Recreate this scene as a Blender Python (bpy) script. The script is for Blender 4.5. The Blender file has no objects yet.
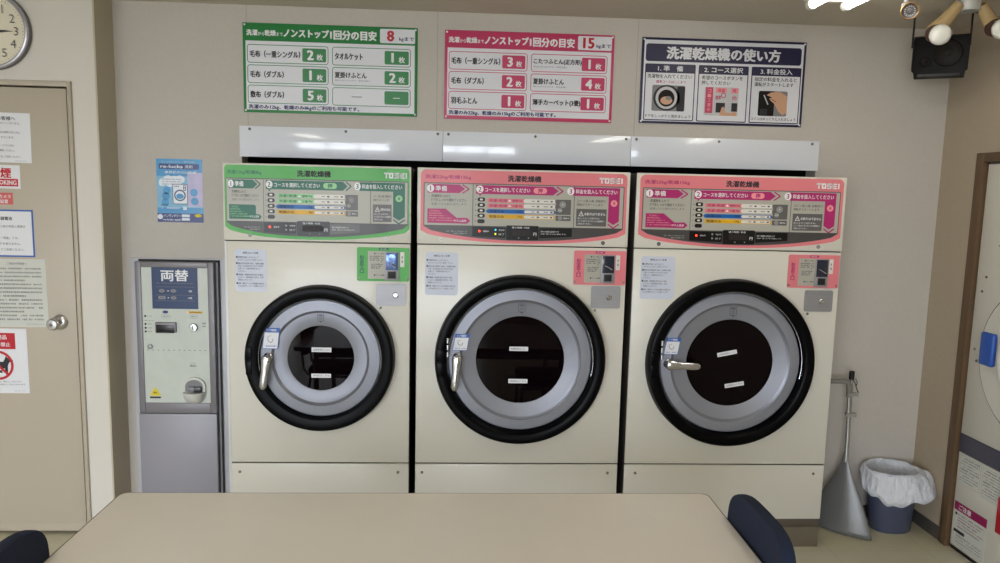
import bpy, bmesh, math, random
from mathutils import Vector, Matrix
C = bpy.context.scene.collection
sc = bpy.context.scene
PI = math.pi
R_ = random.Random(7)

# ------------------------------------------------------------------ materials
def lin(c):
    return tuple(((x/255)/12.92 if x/255 <= .04045 else ((x/255+.055)/1.055)**2.4) for x in c)
MATS = {}
def mat(name, rgb=(200,200,200), rough=.5, metal=0., coat=0., bump=None, emit=None, spec=.5, trans=0., alpha=1., var=None, sheen=0.):
    m = bpy.data.materials.new(name); m.use_nodes = True
    nt = m.node_tree; b = nt.nodes['Principled BSDF']
    c = lin(rgb)+(1,)
    b.inputs['Base Color'].default_value = c
    b.inputs['Roughness'].default_value = rough
    b.inputs['Metallic'].default_value = metal
    b.inputs['Coat Weight'].default_value = coat
    b.inputs['Coat Roughness'].default_value = .06
    b.inputs['Specular IOR Level'].default_value = spec
    b.inputs['Transmission Weight'].default_value = trans
    b.inputs['Alpha'].default_value = alpha
    b.inputs['Sheen Weight'].default_value = sheen
    if emit:
        b.inputs['Emission Color'].default_value = lin(emit[0])+(1,)
        b.inputs['Emission Strength'].default_value = emit[1]
    tc = None
    if bump or var:
        tc = nt.nodes.new('ShaderNodeTexCoord')
    if bump:
        sx, strength, dist = bump
        n = nt.nodes.new('ShaderNodeTexNoise'); n.inputs['Detail'].default_value = 3
        mp = nt.nodes.new('ShaderNodeMapping'); mp.inputs['Scale'].default_value = sx
        nt.links.new(tc.outputs['Object'], mp.inputs['Vector']); nt.links.new(mp.outputs[0], n.inputs['Vector'])
        n.inputs['Scale'].default_value = 1
        bp = nt.nodes.new('ShaderNodeBump'); bp.inputs['Strength'].default_value = strength; bp.inputs['Distance'].default_value = dist
        nt.links.new(n.outputs['Fac'], bp.inputs['Height']); nt.links.new(bp.outputs[0], b.inputs['Normal'])
    if var:
        sx, amt = var
        n = nt.nodes.new('ShaderNodeTexNoise'); n.inputs['Detail'].default_value = 4; n.inputs['Scale'].default_value = 1
        mp = nt.nodes.new('ShaderNodeMapping'); mp.inputs['Scale'].default_value = sx
        nt.links.new(tc.outputs['Object'], mp.inputs['Vector']); nt.links.new(mp.outputs[0], n.inputs['Vector'])
        mx = nt.nodes.new('ShaderNodeMix'); mx.data_type = 'RGBA'
        mx.inputs[6].default_value = tuple(x*(1-amt) for x in c[:3])+(1,); mx.inputs[7].default_value = tuple(min(1, x*(1+amt)) for x in c[:3])+(1,)
        nt.links.new(n.outputs['Fac'], mx.inputs[0]); nt.links.new(mx.outputs[2], b.inputs['Base Color'])
    MATS[name] = m
    return m

def wallpaper(name, rgb, seams):
    """woven vinyl wallpaper with faint butt seams at the given x positions"""
    m = mat(name, rgb, .75)
    nt = m.node_tree; b = nt.nodes['Principled BSDF']; N = nt.nodes.new; L = nt.links.new
    tc = N('ShaderNodeTexCoord')
    hs = []
    for s in ((30, 30, 420), (260, 260, 40)):
        mp = N('ShaderNodeMapping'); mp.inputs['Scale'].default_value = s
        n = N('ShaderNodeTexNoise'); n.inputs['Scale'].default_value = 1; n.inputs['Detail'].default_value = 2
        L(tc.outputs['Object'], mp.inputs[0]); L(mp.outputs[0], n.inputs['Vector']); hs.append(n)
    ad = N('ShaderNodeMath'); ad.operation = 'ADD'; L(hs[0].outputs['Fac'], ad.inputs[0]); L(hs[1].outputs['Fac'], ad.inputs[1])
    bp = N('ShaderNodeBump'); bp.inputs['Strength'].default_value = .35; bp.inputs['Distance'].default_value = .002
    L(ad.outputs[0], bp.inputs['Height']); L(bp.outputs[0], b.inputs['Normal'])
    # colour variation of the weave
    mx = N('ShaderNodeMix'); mx.data_type = 'RGBA'
    c = lin(rgb)
    mx.inputs[6].default_value = tuple(x*.86 for x in c)+(1,); mx.inputs[7].default_value = tuple(min(1, x*1.1) for x in c)+(1,)
    dv = N('ShaderNodeMath'); dv.operation = 'MULTIPLY'; dv.inputs[1].default_value = .5
    L(ad.outputs[0], dv.inputs[0]); L(dv.outputs[0], mx.inputs[0])
    last = mx.outputs[2]
    sp = N('ShaderNodeSeparateXYZ'); L(tc.outputs['Object'], sp.inputs[0])
    for sx in seams:
        s = N('ShaderNodeMath'); s.operation = 'SUBTRACT'; s.inputs[1].default_value = sx; L(sp.outputs[0], s.inputs[0])
        a = N('ShaderNodeMath'); a.operation = 'ABSOLUTE'; L(s.outputs[0], a.inputs[0])
        t = N('ShaderNodeMath'); t.operation = 'LESS_THAN'; t.inputs[1].default_value = .0016; L(a.outputs[0], t.inputs[0])
        mm = N('ShaderNodeMix'); mm.data_type = 'RGBA'; mm.inputs[7].default_value = tuple(x*.72 for x in c)+(1,)
        L(t.outputs[0], mm.inputs[0]); L(last, mm.inputs[6]); last = mm.outputs[2]
    L(last, b.inputs['Base Color'])

wallpaper('wallpaper', (198,192,184), (-.975, -.125, .79))
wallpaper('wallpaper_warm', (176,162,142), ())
mat('white_wall', (214,209,200), .6, var=((3,3,3), .04))
mat('taupe_paint', (186,176,154), .55, var=((4,4,4), .05))
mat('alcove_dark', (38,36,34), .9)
mat('ceiling_board', (200,192,178), .8, var=((40,40,40), .05))
mat('door_paint', (182,171,154), .42, var=((3,3,3), .03))
mat('door_gap', (40,34,28), .8)
mat('baseboard_vinyl', (76,72,70), .5)
mat('wood_frame', (98,76,54), .5, var=((60,60,3), .22))
mat('panel_white', (232,236,244), .12, coat=.5)
mat('plain_white_panel', (196,196,200), .45)
mat('cream_enamel', (216,213,203), .3, coat=.1)
mat('cream_side', (214,214,212), .35)
mat('side_steel_shaded', (74,70,64), .5, metal=.2)  # steel grey darkened: shade of the unlit gaps between machines put into the colour
mat('kick_metal', (120,112,98), .45, metal=.3)
mat('kick_dark', (98,90,80), .5, metal=.2)
mat('gasket_black', (4,4,6), .34, spec=.1)
mat('black_matte', (10,10,11), .6)
mat('door_silver', (150,153,164), .5, metal=.45, var=((300,300,300), .06))
mat('groove_silver', (128,131,141), .38, metal=.55)
mat('glass_dark', (10,4,6), .03, spec=.13)
mat('chrome', (205,206,212), .24, metal=1.)
mat('brushed_steel', (160,160,164), .5, metal=.6, var=((3,3,200), .12))
mat('screw_steel', (130,128,122), .3, metal=.9)
mat('notice_blue', (206,212,228), .5)
mat('paper', (226,227,232), .7)
mat('paper_grey', (206,207,200), .7)
mat('ink', (34,34,40), .6)
mat('ink_soft', (92,92,98), .6)
mat('ink_grey', (140,140,140), .6)
mat('ink_navy', (34,36,96), .5)
mat('print_white', (232,233,236), .4)
mat('green', (84,172,84), .4, coat=.08, spec=.3)
mat('sign_green', (40,128,66), .4)
mat('teal', (34,104,84), .4, coat=.08, spec=.3)
mat('pale_green', (146,204,146), .4, coat=.08, spec=.3)
mat('pink', (224,128,136), .4, coat=.08, spec=.3)
mat('sign_pink', (196,60,102), .4)
mat('magenta', (176,42,110), .4, coat=.08, spec=.3)
mat('pale_pink', (238,150,158), .4, coat=.08, spec=.3)
mat('sign_white', (224,225,232), .4)
mat('sign_navy', (28,26,66), .4)
mat('sign_red', (190,30,44), .4)
mat('fascia_grey', (176,174,164), .35, coat=.08, spec=.3)
mat('fascia_char', (74,72,72), .35, coat=.08, spec=.3)
mat('fascia_black', (16,14,16), .3, coat=.05, spec=.3)
mat('box_grey', (98,96,96), .35, coat=.08, spec=.3)
mat('row_blue', (14,98,176), .4, coat=.08, spec=.3)
mat('row_yellow', (222,172,30), .4, coat=.08, spec=.3)
mat('pill', (222,220,214), .4, coat=.08, spec=.3)
mat('led_red', (255,60,40), .4, emit=((255,60,40), 2.2))
mat('led_blue', (60,190,240), .4, emit=((60,190,240), 1.0))
mat('led_yellow', (245,215,50), .4, emit=((245,215,50), .9))
mat('led_off', (170,172,170), .4)
mat('seg_off', (60,30,32), .4)
mat('changer_frame', (128,125,130), .4, metal=.1)
mat('changer_body', (154,152,160), .45, metal=.1)
mat('changer_face', (200,206,198), .3, var=((16,16,16), .07))
mat('changer_navy', (22,52,98), .35)
mat('changer_slot', (28,26,28), .3)
mat('ivory_plastic', (206,206,198), .35)
mat('warn_yellow', (228,206,40), .5)
mat('table_top', (232,226,216), .25, var=((5,5,5), .025))
mat('table_edge', (72,60,48), .5)
mat('navy_fabric', (24,34,58), .95, bump=((500,500,500), .5, .002), var=((400,400,400), .35), sheen=.0)
mat('chair_metal', (150,150,152), .3, metal=.9)
mat('chair_foot', (25,25,25), .6)
mat('dustpan_grey', (112,112,112), .26)
mat('pole_alu', (190,190,188), .3, metal=.8)
mat('pole_grey', (150,148,140), .35)
mat('grip_grey', (128,126,120), .45)
mat('clip_clear', (150,148,140), .3)
mat('bristle', (60,56,52), .9)
mat('bin_blue', (74,80,102), .4)
m = mat('bag_white', (226,230,238), .42, bump=((34,34,14), 1., .02), alpha=.86)
mat('speaker_black', (7,7,9), .55, spec=.2, bump=((400,400,400), .2, .002))
mat('speaker_cone', (26,21,20), .5, spec=.2)
mat('bracket_black', (24,22,22), .5)
mat('lamp_white', (222,222,218), .3)
mat('lamp_beige', (176,152,110), .45)
mat('lamp_collar', (70,44,34), .5)
mat('lamp_plastic', (200,200,196), .3, trans=.25)
mat('cctv_dark', (46,42,40), .35)
mat('cctv_grey', (120,118,114), .4)
mat('gold_ring', (150,122,82), .35, metal=.7)
mat('tube_glow', (255,255,255), .4, emit=((255,250,240), 12.))
mat('fixture_enamel', (226,224,216), .35)
mat('clock_rim', (176,174,180), .3, metal=.5)
mat('clock_side', (110,106,108), .35, metal=.5)
mat('clock_face', (222,214,192), .5)
mat('clock_glass', (255,255,255), .02, trans=1., alpha=.25)
mat('red_paper', (206,96,96), .6)
mat('frame_blue', (50,96,176), .5)
mat('handle_blue', (44,88,176), .35)
mat('strip_slate', (82,82,98), .4, metal=.2)
mat('notice_plum', (150,28,84), .5)
mat('ring_white', (222,222,220), .3, coat=.3)
mat('poster_blue', (64,150,206), .25, coat=.15, var=((14,14,14), .25))
mat('poster_sky', (126,184,218), .25, coat=.15, var=((14,14,14), .2))
mat('poster_violet', (186,178,214), .25, coat=.15, var=((30,30,30), .25))
mat('poster_navy', (26,48,120), .25, coat=.15)
mat('poster_white', (226,234,244), .25, coat=.15)
mat('poster_ink', (58,66,110), .3)
mat('skin_print', (206,160,130), .4)
mat('photo_grey', (128,128,132), .4)
mat('photo_pale', (196,196,200), .4)
mat('asphalt', (120,118,114), .9)
mat('mullion', (120,118,116), .4, metal=.6)
g = mat('pane_glass', (255,255,255), .0, trans=1.)

def floor_mat():
    m = mat('floor_tiles', (180,172,140), .28)
    nt = m.node_tree; b = nt.nodes['Principled BSDF']; N = nt.nodes.new; L = nt.links.new
    tc = N('ShaderNodeTexCoord'); mp = N('ShaderNodeMapping'); mp.inputs['Location'].default_value = (-1.70, -3.12, 0)
    mp2 = N('ShaderNodeVectorMath'); mp2.operation = 'SCALE'; mp2.inputs['Scale'].default_value = 1/.45
    L(tc.outputs['Object'], mp.inputs[0]); L(mp.outputs[0], mp2.inputs[0])
    fl = N('ShaderNodeVectorMath'); fl.operation = 'FLOOR'; L(mp2.outputs[0], fl.inputs[0])
    fr = N('ShaderNodeVectorMath'); fr.operation = 'FRACTION'; L(mp2.outputs[0], fr.inputs[0])
    wn = N('ShaderNodeTexWhiteNoise'); wn.noise_dimensions = '3D'; L(fl.outputs[0], wn.inputs['Vector'])
    mx = N('ShaderNodeMix'); mx.data_type = 'RGBA'
    mx.inputs[6].default_value = lin((208,204,184))+(1,); mx.inputs[7].default_value = lin((208,200,162))+(1,)
    L(wn.outputs['Value'], mx.inputs[0])
    nz = N('ShaderNodeTexNoise'); nz.inputs['Scale'].default_value = 9; nz.inputs['Detail'].default_value = 5; L(tc.outputs['Object'], nz.inputs['Vector'])
    m2 = N('ShaderNodeMix'); m2.data_type = 'RGBA'; m2.blend_type = 'MULTIPLY'; m2.inputs[0].default_value = .35
    L(mx.outputs[2], m2.inputs[6]); L(nz.outputs['Color'], m2.inputs[7])
    cr = N('ShaderNodeMapRange'); cr.inputs['To Min'].default_value = .75; cr.inputs['To Max'].default_value = 1.1; L(nz.outputs['Fac'], cr.inputs['Value'])
    L(cr.outputs[0], m2.inputs[7])
    last = m2.outputs[2]
    sp = N('ShaderNodeSeparateXYZ'); L(fr.outputs[0], sp.inputs[0])
    for k in (0, 1):
        t = N('ShaderNodeMath'); t.operation = 'LESS_THAN'; t.inputs[1].default_value = .006; L(sp.outputs[k], t.inputs[0])
        mm = N('ShaderNodeMix'); mm.data_type = 'RGBA'; mm.inputs[7].default_value = lin((186,179,150))+(1,)
        L(t.outputs[0], mm.inputs[0]); L(last, mm.inputs[6]); last = mm.outputs[2]
    L(last, b.inputs['Base Color'])
floor_mat()

# ------------------------------------------------------------------ mesh builder
TXT = {}
def text_mesh(s, bold):
    k = (s, bold)
    if k in TXT: return TXT[k]
    c = bpy.data.curves.new('t', 'FONT'); c.body = s; c.resolution_u = 2; c.offset = 0
    o = bpy.data.objects.new('t', c); C.objects.link(o)
    dg = bpy.context.evaluated_depsgraph_get()
    m = bpy.data.meshes.new_from_object(o.evaluated_get(dg))
    vs = [(v.co.x, v.co.y) for v in m.vertices]; fs = [tuple(p.vertices) for p in m.polygons]
    bpy.data.objects.remove(o); bpy.data.curves.remove(c); bpy.data.meshes.remove(m)
    if not vs: vs = [(0, 0), (1, 0), (1, 1)]
    bb = (min(v[0] for v in vs), max(v[0] for v in vs), min(v[1] for v in vs), max(v[1] for v in vs))
    TXT[k] = (vs, fs, bb)
    return TXT[k]

class MB:
    def __init__(s):
        s.bm = bmesh.new(); s.mats = []
    def mi(s, m):
        if m not in s.mats: s.mats.append(m)
        return s.mats.index(m)
    def faces(s, vs, fs, m, smooth=False):
        bv = [s.bm.verts.new(v) for v in vs]; i = s.mi(m); out = []
        for f in fs:
            try:
                q = s.bm.faces.new([bv[k] for k in f]); q.material_index = i; q.smooth = smooth; out.append(q)
            except ValueError: pass
        return out
    def box(s, x0, x1, y0, y1, z0, z1, m, bev=0, seg=2):
        if x0 > x1: x0, x1 = x1, x0
        if y0 > y1: y0, y1 = y1, y0
        if z0 > z1: z0, z1 = z1, z0
        t = bmesh.new(); bmesh.ops.create_cube(t, size=1)
        for v in t.verts: v.co = Vector(((x0+x1)/2+v.co.x*(x1-x0), (y0+y1)/2+v.co.y*(y1-y0), (z0+z1)/2+v.co.z*(z1-z0)))
        if bev: bmesh.ops.bevel(t, geom=t.edges[:], offset=bev, segments=seg, affect='EDGES', profile=.5)
        t.verts.index_update()
        s.faces([v.co.copy() for v in t.verts], [[v.index for v in f.verts] for f in t.faces], m, bool(bev)); t.free()
        return s
    def prism(s, pts, y0, y1, m, smooth=False, F=None):
        """extrude a polygon of (x, z) from y0 (front) to y1 (back)"""
        F = F or (lambda x, y, z: (x, y, z)); n = len(pts)
        vs = [F(x, y0, z) for x, z in pts]+[F(x, y1, z) for x, z in pts]
        fs = [list(range(n)), list(range(2*n-1, n-1, -1))]+[[i, i+n, (i+1) % n+n, (i+1) % n] for i in range(n)]
        s.faces(vs, fs, m, smooth); return s
    def lathe(s, prof, m, c=(0, 0, 0), axis='Y', seg=64, a0=0, a1=2*PI, mats=None):
        """prof = list of (radius, offset along axis)"""
        full = abs(a1-a0-2*PI) < 1e-6; n = seg if full else seg+1
        def P(r, h, a):
            if axis == 'Y': v = (r*math.cos(a), h, r*math.sin(a))
            elif axis == 'Z': v = (r*math.cos(a), r*math.sin(a), h)
            else: v = (h, r*math.cos(a), r*math.sin(a))
            return (c[0]+v[0], c[1]+v[1], c[2]+v[2])
        vs = []
        for r, h in prof:
            vs += [P(max(r, 1e-5), h, a0+(a1-a0)*k/seg) for k in range(n)]
        for j in range(len(prof)-1):
            fs = []
            for k in range(seg):
                k2 = (k+1) % n
                fs.append([j*n+k, j*n+k2, (j+1)*n+k2, (j+1)*n+k])
            mm = mats[j] if mats else m
            if j == 0:
                base = [s.bm.verts.new(v) for v in vs]
            i = s.mi(mm)
            for f in fs:
                try:
                    q = s.bm.faces.new([base[x] for x in f]); q.material_index = i; q.smooth = True
                except ValueError: pass
        return s
    def tube(s, path, r, m, seg=12, caps=True, closed=False):
        P = [Vector(p) for p in path]; n = len(P); rr = r if isinstance(r, (list, tuple)) else [r]*n
        rings = []; prev = None
        for i in range(n):
            a = P[i-1] if (i > 0 or closed) else P[i]; b = P[(i+1) % n] if (i < n-1 or closed) else P[i]
            d = (b-a).normalized()
            if prev is None:
                u = d.orthogonal().normalized()
            else:
                u = (prev-d*prev.dot(d)).normalized()
            prev = u; w = d.cross(u)
            rings.append([P[i]+(u*math.cos(t)+w*math.sin(t))*rr[i] for t in [2*PI*k/seg for k in range(seg)]])
        vs = [v for q in rings for v in q]; fs = []
        for i in range(n if closed else n-1):
            j = (i+1) % n
            for k in range(seg): fs.append([i*seg+k, i*seg+(k+1) % seg, j*seg+(k+1) % seg, j*seg+k])
        if caps and not closed: fs += [list(range(seg-1, -1, -1)), list(range((n-1)*seg, n*seg))]
        s.faces(vs, fs, m, True); return s
    def loft(s, rings, m, caps=True, closed_rings=True):
        n = len(rings[0]); vs = [v for q in rings for v in q]; fs = []
        for i in range(len(rings)-1):
            for k in range(n if closed_rings else n-1):
                fs.append([i*n+k, i*n+(k+1) % n, (i+1)*n+(k+1) % n, (i+1)*n+k])
        if caps: fs += [list(range(n-1, -1, -1)), list(range((len(rings)-1)*n, len(rings)*n))]
        s.faces(vs, fs, m, True); return s
    def build(s, name, parent=None, sharp=38, world=True, loc=None):
        bmesh.ops.recalc_face_normals(s.bm, faces=s.bm.faces[:])
        me = bpy.data.meshes.new(name); s.bm.to_mesh(me); s.bm.free()
        for m in s.mats: me.materials.append(MATS[m])
        me.set_sharp_from_angle(angle=math.radians(sharp))
        o = bpy.data.objects.new(name, me); C.objects.link(o)
        if loc is not None:      # geometry was built in world space: move the origin to loc
            me.transform(Matrix.Translation(-Vector(loc))); o.location = loc
        if parent is not None:
            o.parent = parent
            if world:            # geometry given in world coordinates while every parent is unrotated
                off = Vector((0, 0, 0)); q = parent
                while q: off += q.location; q = q.parent
                me.transform(Matrix.Translation(-off))
        return o

def tag(o, label, cat, group=None):
    o['label'] = label; o['category'] = cat
    if group: o['group'] = group
    return o
def thing(name, label, cat, loc, group=None):
    o = bpy.data.objects.new(name, None); C.objects.link(o); o.location = loc; o.empty_display_size = .05
    return tag(o, label, cat, group)
def struct(name, mb, parent=None):
    o = mb.build(name, parent)
    if parent is None: o['kind'] = 'structure'
    return o

class PR:
    """printing on a flat face: u runs right, v runs DOWN from the top-left corner, in layout units"""
    def __init__(s, mb, o, su, sv=None, U=(1, 0, 0), D=(0, 0, -1), N=(0, -1, 0), rot=0, um=None):
        s.mb = mb; s.o = Vector(o); s.su = su; s.sv = sv or su; s.U = Vector(U); s.D = Vector(D); s.N = Vector(N); s.um = um
        if rot:
            q = Matrix.Rotation(rot, 3, s.N); s.U = q @ s.U; s.D = q @ s.D
    def P(s, u, v, l):
        if s.um: u = s.um(u)
        return s.o+s.U*(u*s.su)+s.D*(v*s.sv)+s.N*(.0004*(l+1))
    def poly(s, pts, m, l=0):
        s.mb.faces([s.P(u, v, l) for u, v in pts], [list(range(len(pts)))], m)
    def rect(s, u0, v0, u1, v1, m, l=0): s.poly([(u0, v0), (u1, v0), (u1, v1), (u0, v1)], m, l)
    def rr(s, u0, v0, u1, v1, r, m, l=0, n=6):
        s.poly(rrpts(u0, v0, u1, v1, r, n), m, l)
    def frame(s, u0, v0, u1, v1, r, w, m, l=0, n=5):
        a = rrpts(u0, v0, u1, v1, r, n); b = rrpts(u0+w, v0+w, u1-w, v1-w, max(r-w, .01), n); k = len(a)
        s.mb.faces([s.P(x, y, l) for x, y in a+b], [[i, (i+1) % k, (i+1) % k+k, i+k] for i in range(k)], m)
    def disc(s, u, v, r, m, l=0, n=28, rv=None):
        s.poly([(u+r*math.cos(2*PI*k/n), v+(rv or r)*math.sin(2*PI*k/n)) for k in range(n)], m, l)
    def ring(s, u, v, r, w, m, l=0, n=40):
        a = [(u+r*math.cos(2*PI*k/n), v+r*math.sin(2*PI*k/n)) for k in range(n)]
        b = [(u+(r-w)*math.cos(2*PI*k/n), v+(r-w)*math.sin(2*PI*k/n)) for k in range(n)]
        s.mb.faces([s.P(x, y, l) for x, y in a+b], [[i, (i+1) % n, (i+1) % n+n, i+n] for i in range(n)], m)
    def line(s, pts, w, m, l=0):
        for (a, b), (c, d) in zip(pts, pts[1:]):
            q = Vector((c-a, d-b)); q.normalize(); nx, ny = -q.y*w/2, q.x*w/2
            s.poly([(a+nx, b+ny), (c+nx, d+ny), (c-nx, d-ny), (a-nx, b-ny)], m, l)
    def text(s, t, u, v, h, m, l=1, w=None, al='l', bold=.012):
        """bounding-box height h centred on v; optional bounding-box width w; u = left edge or centre"""
        vs, fs, (x0, x1, y0, y1) = text_mesh(t, 0)
        bold *= 1.6
        if bold > .004 and h > 5:      # heavier weight: the same glyphs again, a hair apart
            for j, (du, dv) in enumerate(((-1, -.6), (1, -.6), (0, .8)) if bold > .012 else ((-.7, 0), (.7, 0))):
                s.text(t, u+du*bold*h, v+dv*bold*h*.8, h, m, l+.12*(j+1), w, al, 0)
        k = h/(y1-y0); kx = w/(x1-x0) if w else k; W = (x1-x0)*kx
        a = u if al == 'l' else (u-W/2 if al == 'c' else u-W)
        s.mb.faces([s.P(a+(x-x0)*kx, v-h/2+(y1-y)*k, l) for x, y in vs], fs, m)
    def vtext(s, t, u, v0, v1, h, m, l=1, bold=.012):
        for k, ch in enumerate(t): s.text(ch, u, v0+(v1-v0)*(k+.5)/len(t), h, m, l, al='c', bold=bold, w=h)
    def greek(s, u0, u1, v, h, m, l=1, seed=0, d=1.):
        """unreadably small print: a broken row of short strokes"""
        rr = random.Random(seed*131+int(u0*7)+int(v*13)); u = u0
        while u < u1:
            w = h*rr.uniform(.5, 1.0)*d
            if rr.random() > .1:
                e = min(u+w, u1); q = rr.random()
                if q < .45:
                    s.rect(u, v-h*.4, e, v-h*.1, m, l); s.rect(u+w*.3, v-h*.1, min(u+w*.55, e), v+h*.4, m, l); s.rect(u, v+h*.2, e, v+h*.4, m, l)
                elif q < .8:
                    s.rect(u, v-h*.35, e, v-h*.12, m, l); s.rect(u, v+h*.08, e, v+h*.36, m, l)
                else:
                    s.rect(u+w*.2, v-h*.4, min(u+w*.45, e), v+h*.4, m, l); s.rect(u, v-h*.1, e, v+h*.1, m, l)
            u += w*1.25

def rrpts(u0, v0, u1, v1, r, n=6):
    out = []
    for cx, cy, a in ((u1-r, v0+r, -PI/2), (u1-r, v1-r, 0), (u0+r, v1-r, PI/2), (u0+r, v0+r, PI)):
        for k in range(n+1):
            t = a+PI/2*k/n; out.append((cx+r*math.cos(t), cy+r*math.sin(t)))
    return out

# ------------------------------------------------------------------ room
B = 3.47        # back wall face
DW = 3.302      # face of the wall with the door
RX = 2.28       # right wall face
CZ = 2.388
LX, FY = -3.2, -2.5
HX0, HX1, HZ = -1.006, 1.667, 1.745

mb = MB()
mb.box(-1.56, HX0, B, B+.1, 0, CZ, 'wallpaper'); mb.box(HX1, RX+.0, B, B+.1, 0, CZ, 'wallpaper'); mb.box(HX0, HX1, B, B+.1, HZ, CZ, 'wallpaper')
struct('wall_back', mb)
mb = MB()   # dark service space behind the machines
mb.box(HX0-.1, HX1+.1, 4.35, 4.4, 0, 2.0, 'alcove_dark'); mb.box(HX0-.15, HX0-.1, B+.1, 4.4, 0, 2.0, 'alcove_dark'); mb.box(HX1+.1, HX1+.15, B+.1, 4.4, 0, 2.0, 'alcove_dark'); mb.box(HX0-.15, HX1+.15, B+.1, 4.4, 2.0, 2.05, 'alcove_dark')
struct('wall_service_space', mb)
mb = MB(); 
mb.box(LX, -2.52, DW, DW+.1, 0, CZ, 'white_wall'); mb.box(-2.52, -1.66, DW, DW+.1, 2.012, CZ, 'white_wall'); mb.box(-1.66, -1.563, DW, DW+.1, 0, CZ, 'white_wall')
struct('wall_door_side', mb)
mb = MB(); mb.box(-1.563, -1.556, DW+.0005, B, 0, CZ, 'taupe_paint'); mb.box(-1.66, -1.5605, DW+.1, B+.1, 0, CZ, 'taupe_paint'); struct('wall_return', mb)
mb = MB(); mb.box(LX-.1, LX, FY, DW, 0, CZ, 'white_wall'); struct('wall_left', mb)
# right wall with the recess for the washer
DY0, DY1, DZ = 2.25, 3.165, 1.768
mb = MB()
mb.box(RX, RX+.1, DY1+.05, B+.1, 0, CZ, 'wallpaper_warm'); mb.box(RX, RX+.1, DY0-.05, DY1+.05, DZ+.04, CZ, 'wallpaper_warm'); mb.box(RX, RX+.1, FY, DY0-.05, 0, CZ, 'wallpaper_warm')
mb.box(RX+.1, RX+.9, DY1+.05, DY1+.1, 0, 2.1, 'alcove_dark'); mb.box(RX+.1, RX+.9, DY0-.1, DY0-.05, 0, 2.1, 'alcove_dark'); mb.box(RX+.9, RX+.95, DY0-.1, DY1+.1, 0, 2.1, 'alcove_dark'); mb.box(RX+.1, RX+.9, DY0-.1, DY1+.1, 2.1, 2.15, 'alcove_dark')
struct('wall_right', mb)
mb = MB(); mb.box(LX, RX+.95, FY-.1, 4.4, -.08, 0, 'floor_tiles'); struct('floor', mb)
mb = MB(); mb.box(LX, RX+.1, FY-.1, B+.1, CZ, CZ+.08, 'ceiling_board'); struct('ceiling', mb)
mb = MB(); mb.box(LX, LX+.05, FY-.1, FY, 0, CZ, 'white_wall'); mb.box(.15, RX+.1, FY-.1, FY, 0, CZ, 'white_wall'); mb.box(LX+.05, .15, FY-.1, FY, 2.28, CZ, 'white_wall'); mb.box(LX+.05, .15, FY-.1, FY, 0, .08, 'white_wall')
struct('wall_front', mb)
# unseen shop window behind the photographer, panes kept left to darken the right side
wx = [-3.15, -2.05, -.95, .15]
for k in range(3):
    a, b = wx[k], wx[k+1]; mb = MB()
    for q in ((a, a+.05), (b-.05, b)): mb.box(q[0], q[1], FY-.08, FY-.02, .08, 2.28, 'mullion')
    for z in ((.08, .14), (1.86, 1.91), (2.22, 2.28)): mb.box(a+.05, b-.05, FY-.08, FY-.02, z[0], z[1], 'mullion')
    f = struct('window_%d' % (k+1), mb)
mb = MB(); mb.box(-14, 14, -16, FY-.1, -.12, -.02, 'asphalt'); struct('floor_pavement', mb)
# baseboards
mb = MB(); mb.box(HX1+.002, RX-.006, B-.006, B, 0, .065, 'baseboard_vinyl', .0015); struct('baseboard_back', mb)
mb = MB(); mb.box(RX-.006, RX, DY1+.052, B, 0, .065, 'baseboard_vinyl', .0015); struct('baseboard_right', mb)

# wood frame round the recessed washer
mb = MB()
mb.box(RX-.012, RX+.02, DY1, DY1+.05, 0, DZ+.04, 'wood_frame', .003); mb.box(RX-.012, RX+.02, DY0-.05, DY0, 0, DZ+.04, 'wood_frame', .003); mb.box(RX-.012, RX+.02, DY0, DY1, DZ, DZ+.04, 'wood_frame', .003)
struct('trim_1', mb)

# ------------------------------------------------------------------ door on the left wall
mb = MB()
X0, X1, ZT = -2.48, -1.686, 1.982
mb.box(-2.519, X0-.012, DW-.012, DW+.06, 0, 2.011, 'door_paint', .002); mb.box(X1+.009, -1.661, DW-.012, DW+.06, 0, 2.011, 'door_paint', .002); mb.box(X0-.012, X1+.009, DW-.012, DW+.06, ZT+.007, 2.011, 'door_paint', .002)
mb.box(X0-.02, X1+.02, DW+.05, DW+.06, 0, ZT+.01, 'door_gap')
d = struct('door_1', mb)
mb = MB(); mb.box(X0, X1, DW, DW+.04, .02, ZT, 'door_paint', .002); mb.box(X0+.01, X1-.003, DW-.0008, DW+.0, .014, .05, 'door_paint'); mb.build('door_leaf', d)
mb = MB()
mb.lathe([(.001, -.002), (.034, -.002), (.034, -.006), (.028, -.012), (.013, -.016), (.012, -.038), (.020, -.045), (.0265, -.055), (.0265, -.066), (.020, -.073), (.001, -.075)], 'chrome', (-1.757, DW+.002, .978), seg=32)
mb.lathe([(.006, -.0755), (.006, -.079), (.001, -.079)], 'screw_steel', (-1.757, DW+.002, .978), seg=16)
mb.build('door_knob', d)

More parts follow.
